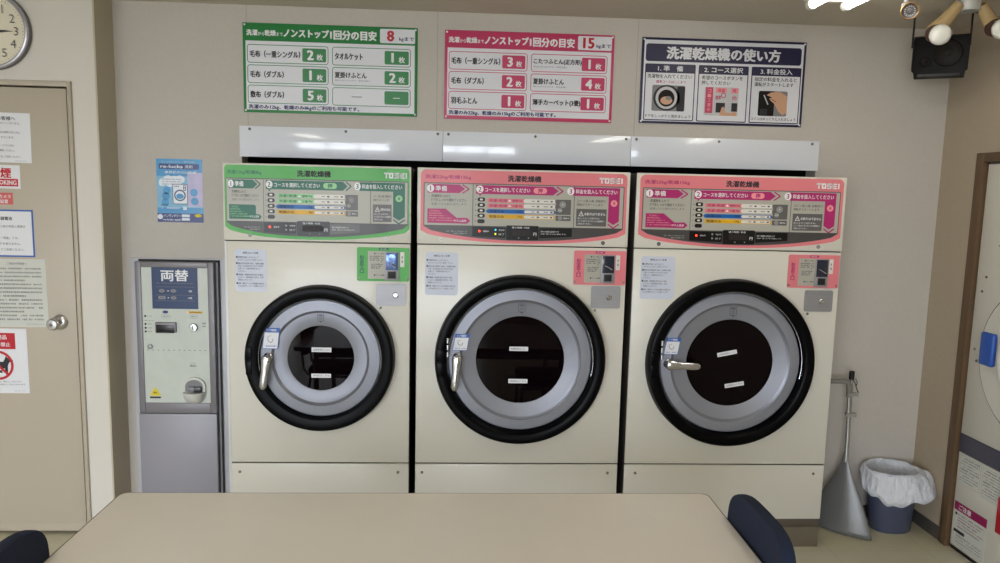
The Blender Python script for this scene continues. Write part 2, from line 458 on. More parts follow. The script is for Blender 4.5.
# papers on the door -------------------------------------------------
def paper(name, x0, x1, z0, z1, label, m='paper', rot=0, y=DW, cat='notice', group=None):
    """returns (builder, printer) for a sheet hung flat on a wall; layout unit = 1 mm"""
    mb = MB(); w, h = x1-x0, z1-z0
    def fin():
        return tag(mb.build(name, loc=(x0, y, z0)), label, cat, group)
    c, s_ = math.cos(rot), math.sin(rot)
    def F(x, yy, z): return (x0+w/2+(x-w/2)*c-(z-h/2)*s_, yy, z0+h/2+(x-w/2)*s_+(z-h/2)*c)
    mb.prism([(0, 0), (w, 0), (w, h), (0, h)], y-.0012, y-.0004, m, F=F)
    p = PR(mb, F(0, y-.0012, h), .001, U=(c, 0, s_), D=(s_, 0, -c))
    return mb, p, w*1000, h*1000, fin
G = 'notices taped to the door'
mb, p, w, h, fin = paper('paper_notice', -2.12, -1.84, 1.667, 1.876, 'white paper notice, topmost on the beige door, headed in black', rot=-.012, group=G)
p.text('お客様へ', w-98, 24, 17, 'ink', al='c', w=76)
for k, (t, x) in enumerate((('いつもご利用いただきありがとうございます。', 44), ('なお、機械の故障は次の方に', 82), ('ご連絡くださいませ。', 103), ('洗濯機・ドラム内に', 137), ('ご確認ください。', 158), ('火気にもご注意ください。', 184))):
    p.text(t, w-42-(0 if k in (0, 1, 5) else 26), x, 9.5, 'ink', al='r', bold=.004)
p.text('コインランドリー', w-16, 201, 5.5, 'ink_soft', al='r', bold=0); fin()
mb, p, w, h, fin = paper('no_smoking_sign', -2.07, -1.893, 1.556, 1.656, 'white and red no smoking sign on the beige door', rot=-.01, group=G)
p.text('禁煙', w-37, 33, 42, 'sign_red', al='r', bold=.03); p.rect(12, 58, w-9, 90, 'sign_red'); p.text('NO SMOKING', w-16, 74, 19, 'print_white', al='r', bold=.02, w=140); fin()
mb, p, w, h, fin = paper('camera_notice', -2.06, -1.928, 1.488, 1.538, 'small red paper strip below the no smoking sign on the door', 'red_paper', group=G)
p.text('防犯カメラ', w-8, 16, 16, 'print_white', al='r', bold=.01); p.text('設置', w-20, 37, 16, 'print_white', al='r', bold=.01); fin()
mb, p, w, h, fin = paper('framed_notice', -2.13, -1.848, 1.262, 1.466, 'blue-bordered white notice at mid height on the beige door', 'frame_blue', rot=.0, group=G)
p.rect(7, 7, w-7, h-7, 'paper')
p.text('両替器電池', w-88, 38, 15, 'ink', al='r', bold=.02)
for k, t in enumerate(('コイン投入前の現金と異常が', 'ないかです。', '料金は「現金」です。', '他のカードを使えません。', '注意してご利用ください。')): p.text(t, w-34-(0, 108, 32, 24, 10)[k], 72+25*k, 11, 'ink', al='r', bold=.004)
fin()
mb, p, w, h, fin = paper('long_notice', -2.16, -1.806, .953, 1.253, 'long grey sheet of fine print beside the door knob', 'paper_grey', rot=.006, group=G)
p.text('ご来店の利用者へ', w-120, 20, 10, 'ink_soft', al='c', bold=.01)
for k in range(14): p.greek(20, w-(20 if k % 4 != 3 else 90), 42+17.2*k, 8, 'ink_soft', seed=k, d=1.1)
p.text('コインランドリー', w-18, 287, 8, 'ink_soft', al='r', bold=0); fin()
mb, p, w, h, fin = paper('no_pets_sign', -2.16, -1.903, .655, .946, 'white sign with red header and crossed-out dog, lowest on the door', rot=.0, group=G)
p.rect(12, 20, w-50, 92, 'sign_red'); p.text('ペット用品', w-86, 39, 19, 'print_white', al='r', bold=.015); p.text('持ち込み禁止', w-72, 71, 19, 'print_white', al='r', bold=.015)
cx, cy = w-128, 165; 
p.poly([(cx-44, cy-10), (cx-30, cy-16), (cx+22, cy-16), (cx+30, cy-30), (cx+34, cy-42), (cx+41, cy-34), (cx+50, cy-31), (cx+64, cy-24), (cx+62, cy-17), (cx+48, cy-14), (cx+41, cy+2), (cx+40, cy+42), (cx+32, cy+42), (cx+28, cy+14), (cx-20, cy+12), (cx-26, cy+42), (cx-34, cy+42), (cx-38, cy+6), (cx-52, cy-24), (cx-48, cy-26)], 'ink', 1)
p.ring(cx, cy, 66, 11, 'sign_red', 2); p.line([(cx-44, cy-44), (cx+44, cy+44)], 11, 'sign_red', 3)
p.poly([(cx-6, cy+22), (cx+14, cy+22), (cx+18, cy+34), (cx-10, cy+34)], 'ink', 1)
for k, t in enumerate(('店内へのペットの連れ込みは、禁止としております。', '洗濯物の持ち込みは禁止しておりますので', 'ご協力ください。')): p.text(t, w-30-(0, -14, 110)[k], 240+13*k-2, 7.5, 'ink', al='r', bold=0, w=(200, 200, 60)[k])
p.text('コインランドリー', w-16, 280, 5, 'ink_soft', al='r', bold=0); fin()

# ------------------------------------------------------------------ clock
cl = thing('wall_clock', 'round silver-rimmed wall clock with cream dial above the door', 'clock', (-1.969, DW, 2.207))
c0 = (-1.969, DW, 2.207)
mb = MB(); mb.lathe([(.001, -.001), (.158, -.001), (.160, -.010), (.158, -.024), (.154, -.031), (.148, -.033), (.143, -.030), (.140, -.020)], 'clock_rim', c0, seg=96, mats=['clock_side']*3+['clock_rim']*4); mb.build('rim', cl)
mb = MB(); mb.lathe([(.0001, -.018), (.141, -.018)], 'clock_face', c0, seg=72)
p = PR(mb, (c0[0], c0[1]-.0182, c0[2]), .00105)
for k in range(1, 13):
    a = PI/2-k*PI/6; p.text(str(k), 97*math.cos(a), -97*math.sin(a), 33, 'ink', al='c', bold=.0)
for k in range(60):
    a = k*PI/30; p.line([(122*math.cos(a), 122*math.sin(a)), (126*math.cos(a), 126*math.sin(a))], 1.2 if k % 5 else 2.5, 'ink')
mb.build('dial', cl)
for nm, L_, w_, a, yy in (('hour_hand', 62, 7, math.radians(90-93), .022), ('minute_hand', 96, 5, math.radians(90-91), .024)):
    mb = MB(); ca, sa = math.cos(a), math.sin(a)
    pts = [(-14, -w_*.5), (L_*.6, -w_*.75), (L_, 0), (L_*.6, w_*.75), (-14, w_*.5)]
    mb.prism([(c0[0]+(x*ca-z*sa)*.001, c0[2]+(x*sa+z*ca)*.001) for x, z in pts], c0[1]-yy, c0[1]-yy+.001, 'ink'); mb.build(nm, cl)
mb = MB(); mb.lathe([(.0001, -.029), (.07, -.0285), (.1425, -.027)], 'clock_glass', c0, seg=72); mb.build('glass', cl)

# ------------------------------------------------------------------ wall signs
def sign_base(name, x0, x1, z0, z1, m, label):
    t = thing(name, label, 'sign', ((x0+x1)/2, B, z0))
    mb = MB(); mb.box(x0, x1, B-.006, B-.0005, z0, z1, m, .001); p = PR(mb, (x0, B-.006, z1), (x1-x0)/1000)
    def fin():
        mb.build('board', t)
        for x in (x0+.009, x1-.009):
            for z in (z0+.009, z1-.009):
                q = MB(); q.lathe([(.0045, -.0062), (.0045, -.008), (.0025, -.0092), (.0001, -.0094)], 'print_white', (x, B, z), seg=14); q.build('screw', t)
    return p, fin
def count_sign(x0, x1, z0, z1, m, label, big, rows, foot):
    p, fin = sign_base('usage_sign', x0, x1, z0, z1, m, label)
    p.rect(16, 100, 984, 488, 'sign_white')
    p.text('洗濯', 22, 55, 32, 'print_white', bold=.03, w=62); p.text('から', 88, 60, 20, 'print_white', bold=.015, w=34); p.text('乾燥', 126, 55, 32, 'print_white', bold=.03, w=62); p.text('まで', 192, 60, 20, 'print_white', bold=.015, w=36)
    p.text('ノンストップ', 234, 52, 46, 'print_white', bold=.04, w=256); p.text('1回分の目安', 500, 54, 52, 'print_white', bold=.035, w=262)
    p.rr(783, 10, 985, 90, 8, 'sign_white'); 
    p.text(big, 878 if len(big) == 2 else 862, 50, 58, 'sign_red', al='r', bold=.04); p.text('kgまで', 894, 66, 26, 'ink_navy', w=84, bold=.02)
    for c, (ua, ub, na, nb) in enumerate(((24, 487, 338, 474), (508, 962, 810, 950))):
        for r in range(3):
            v = 120+r*114; t, sub, n = rows[c*3+r]
            p.frame(ua, v, ub, v+104, 16, 4, m, 1); p.rr(na, v+14, nb, v+90, 8, m, 1)
            if n == '-':
                p.rect(na+50, v+51, na+90, v+55, 'print_white', 2); p.rect(ua+112, v+50, ua+172, v+54, 'ink_soft', 2)
            else:
                p.text(n, na+46, v+52, 52, 'print_white', 2, al='c', bold=.045); p.text('枚', na+82, v+63, 34, 'print_white', 2, bold=.02)
                W = {'毛布（一重シングル）': 285, '毛布（ダブル）': 190, '敷布（ダブル）': 190, '羽毛ふとん': 155, 'タオルケット': 160, '夏掛けふとん': 182, 'こたつふとん(正方形)': 284, '薄手カーペット(3畳)': 284}[t]
                p.text(t, ua+16, v+(44 if sub else 53), 38 if not sub else 34, 'ink', 2, w=W, bold=.026)
                if sub: p.text('中わたポリエステル・羊毛を除く', ua+16, v+74, 10, 'ink_navy', 2, w=200, bold=0)
    p.text(foot, 28, 473, 28, 'ink_navy', 2, w=635, bold=.028)
    fin()
count_sign(-.991, -.2145, 1.921, 2.312, 'sign_green', 'green and white load guide sign reading 8 kg, leftmost on the back wall', '8',
  [('毛布（一重シングル）', 0, '2'), ('毛布（ダブル）', 0, '1'), ('敷布（ダブル）', 0, '5'), ('タオルケット', 0, '1'), ('夏掛けふとん', 1, '2'), ('', 0, '-')], '洗濯のみ12kg、乾燥のみ8kgのご利用も可能です。')
count_sign(-.0915, .681, 1.917, 2.310, 'sign_pink', 'pink and white load guide sign reading 15 kg, middle of the back wall', '15',
  [('毛布（一重シングル）', 0, '3'), ('毛布（ダブル）', 0, '2'), ('羽毛ふとん', 0, '1'), ('こたつふとん(正方形)', 1, '1'), ('夏掛けふとん', 1, '4'), ('薄手カーペット(3畳)', 0, '1')], '洗濯のみ22kg、乾燥のみ15kgのご利用も可能です。')
p, fin = sign_base('instruction_sign', .8095, 1.579, 1.922, 2.308, 'sign_navy', 'navy and white how-to-use sign with three picture panels, rightmost on the back wall')
p.rect(14, 14, 986, 488, 'sign_white'); p.rr(24, 36, 972, 138, 16, 'sign_navy', 1)
p.text('洗濯乾燥機の使い方', 496, 87, 70, 'sign_white', 2, al='c', w=690, bold=.035)
for k, (hd, l1, l2, ft) in enumerate((('1. 準　備', '洗濯物を入れてください', '', 'ドアをしっかりと閉めましょう'), ('2. コース選択', '希望のコースボタンを', '押してください', ''), ('3. 料金投入', '指定の料金を入れると', '運転がスタートします', 'コインはゆっくりと入れましょう'))):
    u = 24+k*324; p.rr(u, 152, u+306, 484, 8, 'sign_navy', 1); p.rect(u+6, 204, u+300, 478, 'sign_white', 2)
    p.text(hd, u+153, 178, 32, 'sign_white', 2, al='c', bold=.02, w=(150, 235, 195)[k])
    p.text(l1, u+(150 if k == 0 else 22), 224, 24, 'ink', 3, al='c' if k == 0 else 'l', w=(268, 250, 258)[k], bold=.012)
    if k == 0: p.text('標準コースはここまで', u+160, 256, 18, 'magenta', 3, al='c', w=180, bold=.01)
    else: p.text(l2, u+22, 254, 24, 'ink', 3, w=(0, 175, 240)[k], bold=.012)
    if ft: p.text(ft, u+150, 458, 18, 'ink', 3, al='c', w=276, bold=.008)
u = 24
p.rr(u+48, 276, u+248, 428, 10, 'photo_grey', 3); p.rr(u+200, 282, u+248, 428, 8, 'ink', 4); p.disc(u+138, 350, 82, 'ink', 4, rv=76); p.disc(u+136, 350, 66, 'photo_pale', 5, rv=66); p.disc(u+136, 352, 50, 'speaker_cone', 6); p.disc(u+136, 366, 36, 'skin_print', 7, rv=24); p.disc(u+148, 352, 18, 'photo_grey', 8, rv=12)
u = 348
p.rr(u+44, 278, u+252, 446, 10, 'photo_pale', 3); p.rect(u+50, 280, u+96, 432, 'sign_pink', 4); p.vtext('コース選択', u+73, 288, 425, 20, 'pale_pink', 5)
p.rect(u+110, 282, u+180, 312, 'pale_pink', 4); p.text('洗濯', u+145, 297, 20, 'sign_pink', 5, al='c'); p.rect(u+206, 282, u+250, 312, 'pale_pink', 4); p.text('乾', u+228, 297, 20, 'sign_pink', 5, al='c')
p.text('標準', u+128, 340, 26, 'sign_pink', 5, al='c', w=34); p.ring(u+160, 326, 16, 5, 'sign_pink', 5); p.text('他', u+226, 340, 26, 'sign_pink', 5, al='c', w=30)
p.rect(u+116, 370, u+172, 428, 'ink', 4); p.rect(u+212, 370, u+248, 420, 'ink', 4)
p.poly([(u+140, 444), (u+152, 398), (u+162, 392), (u+170, 400), (u+176, 426), (u+210, 428), (u+236, 420), (u+246, 432), (u+246, 446), (u+140, 446)], 'skin_print', 6)
u = 672
p.rr(u+52, 292, u+230, 440, 10, 'photo_grey', 3); p.rr(u+52, 292, u+150, 440, 10, 'speaker_cone', 4); p.rect(u+66, 398, u+110, 436, 'ink', 5); p.line([(u+84, 316), (u+112, 372)], 7, 'photo_pale', 5)
p.poly([(u+100, 316), (u+128, 300), (u+180, 296), (u+228, 320), (u+230, 420), (u+205, 432), (u+180, 414), (u+150, 366), (u+126, 348), (u+118, 336), (u+136, 330)], 'skin_print', 6); p.line([(u+128, 338), (u+162, 356)], 3, 'speaker_cone', 7)
fin()

# poster --------------------------------------------------------------
mb, p, w, h, fin = paper('wall_poster', -1.389, -1.184, 1.418, 1.704, 'glossy blue laundry poster with a washing machine drawing beside the green machine', 'poster_sky', y=B, cat='poster')
p.rect(0, 0, w, 78, 'poster_blue'); p.rect(0, 220, w, 246, 'poster_blue'); p.rect(138, 60, w, 215, 'poster_violet', 1)
p.rr(12, 22, 190, 46, 4, 'poster_navy', 2); p.text('re-lucks', 20, 34, 14, 'poster_white', 3, w=98, bold=.03); p.text('洗剤', 128, 34, 14, 'poster_white', 3, w=34)
p.text('コインランドリー専用洗剤', 22, 13, 6, 'poster_white', 2, w=150, bold=0); p.text('業界初のCO2削減', 38, 60, 12, 'poster_white', 3, w=140)
for q_, (a, b, r) in enumerate(((30, 104, 20), (52, 94, 24), (80, 92, 20), (104, 92, 22), (60, 112, 18), (92, 108, 18), (24, 112, 14))): p.disc(a, b, r, 'poster_white', 2+.1*q_, rv=r*.8)
for k in range(3): p.greek(24, 112, 92+11*k, 5, 'poster_ink', 3, seed=k)
p.rr(70, 112, 138, 204, 6, 'poster_ink', 3); p.rr(73, 115, 135, 201, 5, 'poster_white', 4); p.ring(103, 164, 26, 6, 'poster_ink', 5); p.disc(103, 168, 17, 'poster_blue', 5, rv=12); p.rect(118, 118, 130, 142, 'poster_ink', 5); p.disc(124, 124, 3.5, 'poster_white', 6); p.disc(124, 135, 3.5, 'poster_white', 6)
for k in range(3): p.rect(79+8*k, 120, 84+8*k, 126, 'poster_ink', 5)
for a, b in ((40, 168), (36, 198), (165, 150), (168, 190), (44, 142)): p.disc(a, b, 17, 'poster_blue', 2)
p.greek(18, 50, 208, 7, 'ink', 3, seed=5); p.greek(20, 100, 222, 8, 'poster_white', 3, seed=8); p.rect(115, 214, 132, 230, 'poster_white', 3)
p.rect(0, 246, w, h, 'poster_navy', 2); p.text('インランドリー', 28, 257, 12, 'poster_white', 3, w=76); p.text('re-lucks wash', 24, 274, 9, 'poster_white', 3, w=80); p.rr(108, 250, 144, 262, 2, 'poster_white', 3); p.rr(108, 266, 144, 278, 2, 'poster_white', 3); p.disc(182, 255, 16, 'warn_yellow', 3, rv=7); p.disc(12, 262, 12, 'poster_white', 3)
fin()

# ------------------------------------------------------------------ white filler panels above the machines
fx = [-1.012, -.094, .776, 1.672]; fz = [(1.719, 1.862), (1.724, 1.859), (1.729, 1.857)]
scr = [(-.965, -.535, -.118), (-.07, .33, .752), (.80, 1.19, 1.635)]
for k in range(3):
    t = thing('filler_panel', ('glossy white filler panel above the green machine', 'glossy white filler panel above the middle pink machine', 'glossy white filler panel above the right-hand pink machine')[k], 'panel', ((fx[k]+fx[k+1])/2, B, 1.72), 'white filler panels above the machines')
    mb = MB(); mb.box(fx[k]+.0008, fx[k+1]-.0008, B-.014, B-.001, 1.722, 1.86, 'panel_white', .0015)
    mb.build('panel', t)
    for x in scr[k]:
        q = MB(); q.lathe([(.0065, -.014), (.006, -.017), (.003, -.0185), (.0001, -.019)], 'screw_steel', (x, B, 1.846), seg=14); q.build('screw', t)

# ------------------------------------------------------------------ washer dryers
YF = 3.159
def lever(mb, p0, p1, m):
    """door handle lever from its pivot p0 to its tip p1, standing off the door"""
    a = Vector((p0[0], YF-.064, p0[1])); b = Vector((p1[0], YF-.068, p1[1])); d = (b-a); L_ = d.length; d.normalize(); s = Vector((0, 1, 0)).cross(d).normalized(); n = Vector((0, 1, 0))
    rings = []
    for t, w, th in ((-.10, .003, .003), (-.085, .011, .007), (-.04, .0165, .010), (.05, .0175, .0115), (.25, .0155, .011), (.42, .0125, .010), (.46, .013, .0105), (.7, .0135, .0105), (.9, .0125, .009), (.975, .008, .006), (1., .003, .002)):
        c = a+d*(L_*t); w *= 1.25; rings.append([c+s*(w*math.cos(q))+n*(th*math.sin(q)) for q in [2*PI*k/16 for k in range(16)]])
    mb.loft(rings, m)
def make_washer(x0, x1, cx, cz, R, ratios, colours, label, twist, LM, stick, coin, plugs, kscr, lights, cap12, glabels):
    C1, C2, C3, C4 = colours                    # panel, bars, pale rows, label bar
    t = thing('washer_dryer', label, 'washing machine', ((x0+x1)/2, YF+.3, 0), 'coin washer dryers along the back wall')
    W = x1-x0
    mb = MB(); mb.box(x0, x1, YF+.012, 4.1, .135, 1.683, 'side_steel_shaded', .002); mb.box(x0+.0005, x0+.0115, YF+.003, YF+.0118, .136, 1.36, 'cream_side', .001) if W < .85 else 0; mb.build('cabinet', t)
    mb = MB(); xl = x0+(.012 if W < .85 else .0015); mb.box(xl, x1-.0015, YF, YF+.0118, .396, 1.360, 'cream_enamel', .003); mb.build('front_panel', t)
    mb = MB(); mb.box(xl, x1-.0015, YF, YF+.0118, .135, .3905, 'cream_enamel', .003); lp = mb.build('lower_panel', t)
    for x in kscr:
        q = MB(); q.lathe([(.0065, 0), (.006, -.003), (.003, -.0045), (.0001, -.005)], 'screw_steel', (x, YF, .352), seg=14); q.build('screw', lp)
    mb = MB(); mb.box(x0+.01, x1-.004, YF+.006, 4.05, .098, .1345, 'kick_dark', .002); mb.box(x0+.012, x1-.004, YF+.001, 4.05, 0, .0975, 'kick_metal', .002); mb.build('plinth', t)
    # control panel ---------------------------------------------------
    mb = MB(); mb.box(x0, x1, YF-.001, YF+.0118, 1.3645, 1.685, 'cream_enamel', .004)
    S = W/945; SV = .3205/345
    narrow = W < .85
    K0 = [0, 30, 245, 275, 600, 677, 850, 900, 918, 945]; K1 = [0, 18, 203, 231, 601, 671, 854, 914, 929, 945]; DV = 742 if narrow else 696; kd = (838-DV)/142
    def um(u):
        if not narrow: return u
        for a, b, c, d in zip(K0, K0[1:], K1, K1[1:]):
            if u <= b: return c+(u-a)*(d-c)/(b-a)
        return u
    p = PR(mb, (x0, YF-.001, 1.685), S, SV, um=um)
    def bowl(u0, u1, vt, vs, vb, rt, n=30):      # rounded top corners, sagging lower edge
        pts = []
        for k in range(7): a = PI+PI/2*k/6; pts.append((u0+rt+rt*math.cos(a), vt+rt+rt*math.sin(a)))
        for k in range(7): a = -PI/2+PI/2*k/6; pts.append((u1-rt+rt*math.cos(a), vt+rt+rt*math.sin(a)))
        for k in range(n+1):
            q = k/n; x = u1-(u1-u0)*q; e = min(q, 1-q)
            pts.append((x, vs+(vb-vs)*(1-(2*q-1)**2)**.8 if 0 < k < n else vs-8))
        return pts
    p.poly(bowl(15, 932, 8, 290, 337, 24), C1, 0)
    p.poly(bowl(28, 920, 66, 270, 324, 4), 'ink_soft', 1); p.poly(bowl(30, 918, 68, 268, 322, 3), 'fascia_char', 2)
    p.rect(32, 70, 916, 258, 'fascia_grey', 3)
    for u in (245, DV): p.rect(u-1.5, 70, u+1.5, 258, 'ink_soft', 4)
    p.text('洗濯%skg/乾燥%skg' % cap12, 35, 41, 20, C2, 1, w=200, bold=.014); p.text('洗濯乾燥機', 472, 41, 28, 'ink', 1, al='c', w=148, bold=.03)
    # blocky maker lettering
    def seg(pts, w=7): p.line(pts, w, 'print_white', 2)
    b0 = 806
    seg([(b0, 31), (b0+22, 31)], 8); seg([(b0+11, 28), (b0+11, 53)]); p.frame(b0+24, 28, b0+44, 53, 2, 6.5, 'print_white', 2)
    seg([(b0+68, 31), (b0+48, 31)], 6); seg([(b0+50.5, 30), (b0+50.5, 42)]); seg([(b0+48, 40.5), (b0+68, 40.5)], 6); seg([(b0+65.5, 40), (b0+65.5, 52)]); seg([(b0+48, 50.5), (b0+68, 50.5)], 6)
    seg([(b0+72, 31), (b0+93, 31)], 6); seg([(b0+75, 28), (b0+75, 53)]); seg([(b0+72, 50.5), (b0+93, 50.5)], 6); seg([(b0+75, 40.5), (b0+91, 40.5)], 5); seg([(b0+101, 28), (b0+101, 53)])
    # step bars
    p.poly([(45, 73), (185, 73), (210, 92), (185, 112), (45, 112)], C2, 4); p.line([(198, 73), (228, 92.5), (198, 112)], 6, C2, 4)
    p.poly([(258, 73), (600, 73), (625, 93), (600, 113), (258, 113)], C2, 4); p.line([(616, 73), (645, 93), (616, 113)], 6, C2, 4)
    p.poly([(690, 73), (900, 73), (900, 226), (875, 242), (850, 226), (850, 112), (690, 112)], C2, 4); p.line([(850, 238), (875, 257), (900, 238)], 6, C2, 5)
    for n, u in (('1', 58), ('2', 275), ('3', 679)):
        p.disc(u, 92, 16, 'print_white', 5, rv=17); p.text(n, u, 92, 22, C2, 6, al='c', bold=.02)
    p.text('準備', 80, 92, 24, 'print_white', 5, w=50); p.text('コースを選択してください', 298, 93, 20, 'print_white', 5, w=200, bold=.01)
    p.rr(513, 80, 573, 106, 12, C3, 5); p.text('押', 543, 93, 20, C2, 6, al='c', bold=.03); p.text('料金を投入してください', 702, 92, 20, 'print_white', 5, w=186, bold=.01)
    p.disc(875, 143, 15, C3, 5); p.text('¥', 875, 143, 14, C2, 6, al='c')
    p.text('洗濯物を入れて', 62, 126, 13, 'ink', 4, w=84, bold=.008); p.text('ドアをしっかり閉めてください', 62, 144, 13, 'ink', 4, w=155, bold=.008); p.text('容量:パネル部が点灯します', 62, 162, 11, 'ink_soft', 4, w=155, bold=0)
    p.poly([(45, 184), (125, 183), (175, 224), (220, 223), (235, 237), (220, 250), (45, 249)] if not narrow else [(45, 184), (190, 184), (200, 190), (200, 226), (222, 228), (232, 238), (222, 249), (45, 249)], C2, 4)
    p.text('ご利用前に', 52, 194, 9, C3, 5, w=50, bold=0)
    for k in range(4): p.greek(52, 108+22*k, 205+10.5*k, 6, C3, 5, seed=k)
    p.text('ドラム洗浄', 165, 237, 11, 'print_white', 5, w=52, bold=.01)
    # course rows
    p.poly([(268, 114), (284, 114), (276, 123)], C2, 4)
    for k, v in enumerate((138, 163, 188, 212, 237)):
        p.rr(266, v-9, 299, v+9, 8, 'fascia_black', 4); 
        if k < 4: p.rr(276, v-4, 289, v+4, 3, 'pill', 5)
        p.poly([(256, v-3), (261, v), (256, v+3)], 'ink', 4)
    for k, (v, c, ta, tb) in enumerate(((141, C3 if narrow else C1, '洗濯+乾燥', '標準'), (165, C3 if narrow else C1, '洗濯+乾燥', '少量'), (190, 'row_blue', '洗濯のみ', ''), (214, 'row_yellow', '乾燥のみ', ''))):
        p.poly([(302, v), (312, v-9), (486, v-9), (486, v+9), (312, v+9)] if k == 2 else rrpts(310, v-9, 486, v+9, 3), c, 4)
        p.rr(470, v-9, 612, v+9, 9, 'pill' if k < 2 else c, 5); p.rr(474, v-6.5, 606, v+6.5, 6, 'pill', 6)
        tc = C2 if k < 2 else 'ink'
        p.text(ta, 318, v, 13, tc, 6, w=78 if k < 2 else 66, bold=.01)
        if tb: p.text(tb, 420, v, 11, tc, 6, w=24); p.poly([(400, v+4), (408, v-5), (416, v+4)], 'print_white', 6)
        p.text(('%skg' % cap12[0], '8kg', '%skg' % cap12[0], '%skg' % cap12[1])[k], 464, v, 10, tc, 7, al='r', bold=.008)
        p.rect(506, v-2, 520, v+2, 'ink_grey', 7); p.rect(530, v-3.5, 540, v+3.5, 'ink_soft', 7); p.rect(560, v-2, 580, v+2, 'ink_grey', 7); p.rect(590, v-3.5, 600, v+3.5, 'ink_soft', 7)
    p.rect(615, 131, 682, 200, 'box_grey', 5); p.disc(645, 154, 15, 'ink_grey', 6); p.disc(633, 180, 11, 'ink_grey', 6); p.greek(636, 655, 154, 6, 'print_white', 7); p.greek(626, 641, 180, 5, 'print_white', 7)
    for v in (140, 165, 190): p.poly([(611, v-7), (620, v), (611, v+7)], 'box_grey', 6)
    p.rect(615, 205, 682, 228, 'box_grey', 5); p.disc(634, 216, 10, 'ink_grey', 6); p.greek(650, 678, 216, 7, 'print_white', 7)
    p.text('コイン投入後 自動的に', DV+12, 134, 12, 'ink', 4, w=134*kd, bold=.006); p.text('運転がスタートします', DV+12, 151, 12, 'ink', 4, w=118*kd, bold=.006)
    D_ = DV+11; p.rect(D_, 171, 843, 250, 'box_grey', 4); p.poly([(D_+10, 204), (D_+22, 181), (D_+34, 204)], 'pill', 5); p.poly([(D_+14.5, 201.5), (D_+22, 187), (D_+29.5, 201.5)], 'box_grey', 6); p.rect(D_+21, 191, D_+23, 197, 'pill', 7)
    p.text('お釣りはでません', D_+37, 194, 13, 'print_white', 5, w=843-D_-42, bold=.012)
    for k, t_ in enumerate(('投入したコインは返りません', 'コイン詰まりなどのときは連絡先へ', 'お知らせください')): p.text(t_, D_+7, 214+12.5*k, 8.5, 'print_white', 5, w=(100, 122, 62)[k]*kd, bold=0)
    # display strip
    p.poly([(245, 262), (395, 264), (395, 312), (245, 306)], 'fascia_black', 4); p.poly([(540, 264), (690, 262), (690, 300), (540, 311)], 'fascia_black' if not narrow else 'box_grey', 4)
    p.rr(393, 253, 543, 322, 9, 'fascia_black', 5); p.frame(393, 253, 543, 322, 9, 2, 'box_grey', 6)
    p.text('残り時間 / 料金', 460, 263, 9, 'print_white', 6, al='c', w=78, bold=.005); p.text('円', 524, 292, 14, 'print_white', 6, al='c')
    p.rr(420, 273, 512, 300, 9, 'black_matte', 7)
    for k in range(4):
        u = 428+20*k
        for s_ in (((u, 276), (u+10, 276)), ((u, 286.5), (u+10, 286.5)), ((u, 297), (u+10, 297)), ((u, 277), (u, 296)), ((u+10, 277), (u+10, 296))): p.line(list(s_), 1.6, 'seg_off', 8)
    for u in (452, 496): p.disc(u, 310, 3, 'ink_grey', 7)
    p.text('給湯・容量:パネル部が点灯します', 222, 285, 6.5, 'led_off', 5, al='r', w=92, bold=0); p.text('機械が通電です', 222, 295, 6.5, 'led_off', 5, al='r', w=60, bold=0)
    p.text('残り時間は目安です', 550, 279, 8, 'print_white', 6, w=82, bold=0); p.text('(洗濯・量により多少変動します)', 550, 290, 7, 'print_white', 6, w=112, bold=0)
    for (u, v, t_) in ((292, 282, '運転中'), (362, 282-6, '予約中'), (362, 295, '終了')): p.text(t_, u, v, 8, 'print_white', 5, w=26, bold=0)
    cp = mb.build('control_panel', t)
    for k, (u, v) in enumerate(((276, 282), (348, 275), (348, 294))):
        q = MB(); P0 = p.P(u, v, 5); q.lathe([(.0048 if k == 0 else .0042, 0), (.0035, -.0015), (.0001, -.002)], lights[k], tuple(P0), seg=16); q.build('indicator_light', cp)
    for (x, z, c) in plugs:
        q = MB(); q.lathe([(.0085, 0), (.0085, -.002), (.006, -.004), (.0001, -.0042)], c, (x, YF-.001, z), seg=18); q.box(x-.004, x+.004, YF-.0062, YF-.005, z-.0012, z+.0012, 'ink_grey'); q.build('screw_cap', cp)
    # round door ------------------------------------------------------
    k = R/.367; rs, rg, rgl = (R*q for q in ratios)
    def at(x, z, dy):          # a point measured on the front plane, carried forward by dy
        q = (YF-dy)/YF; return (x*q, 1.6-(1.6-z)*q)
    mb = MB(); mb.lathe([(R, 0), (R*.994, -.044), (R*.982, -.053), (R*.96, -.056), (R*.885, -.055), (rs+.010*k, -.050), (rs+.006*k, -.044), (rs+.002, -.008)], 'gasket_black', (cx, YF, cz), seg=128); mb.build('door_gasket', t)
    dr = MB(); dr.lathe([(rs, -.006), (rs, -.018), (rs-.005, -.024), (rg+.010*k, -.028), (rg-.003*k, -.018), (rgl+.004, -.017), (rgl, -.014)], 'door_silver', (cx, YF, cz), seg=128, mats=['gasket_black', 'door_silver', 'door_silver', 'groove_silver', 'door_silver', 'door_silver'])
    d = dr.build('door', t)
    mb = MB(); mb.lathe([(rgl+.0005, -.0140), (rgl*.75, -.0146), (rgl*.5, -.0150), (rgl*.25, -.0152), (.0001, -.0153)], 'glass_dark', (cx, YF, cz), seg=96); mb.build('door_glass', d)
    mb = MB(); rr_ = rs+.0045*k; mb.tube([(cx+rr_*math.cos(a), YF-.033, cz+rr_*math.sin(a)) for a in [math.radians(-12+204*q/60) for q in range(61)]], .0020, 'chrome', 8); mb.build('trim_ring', d)
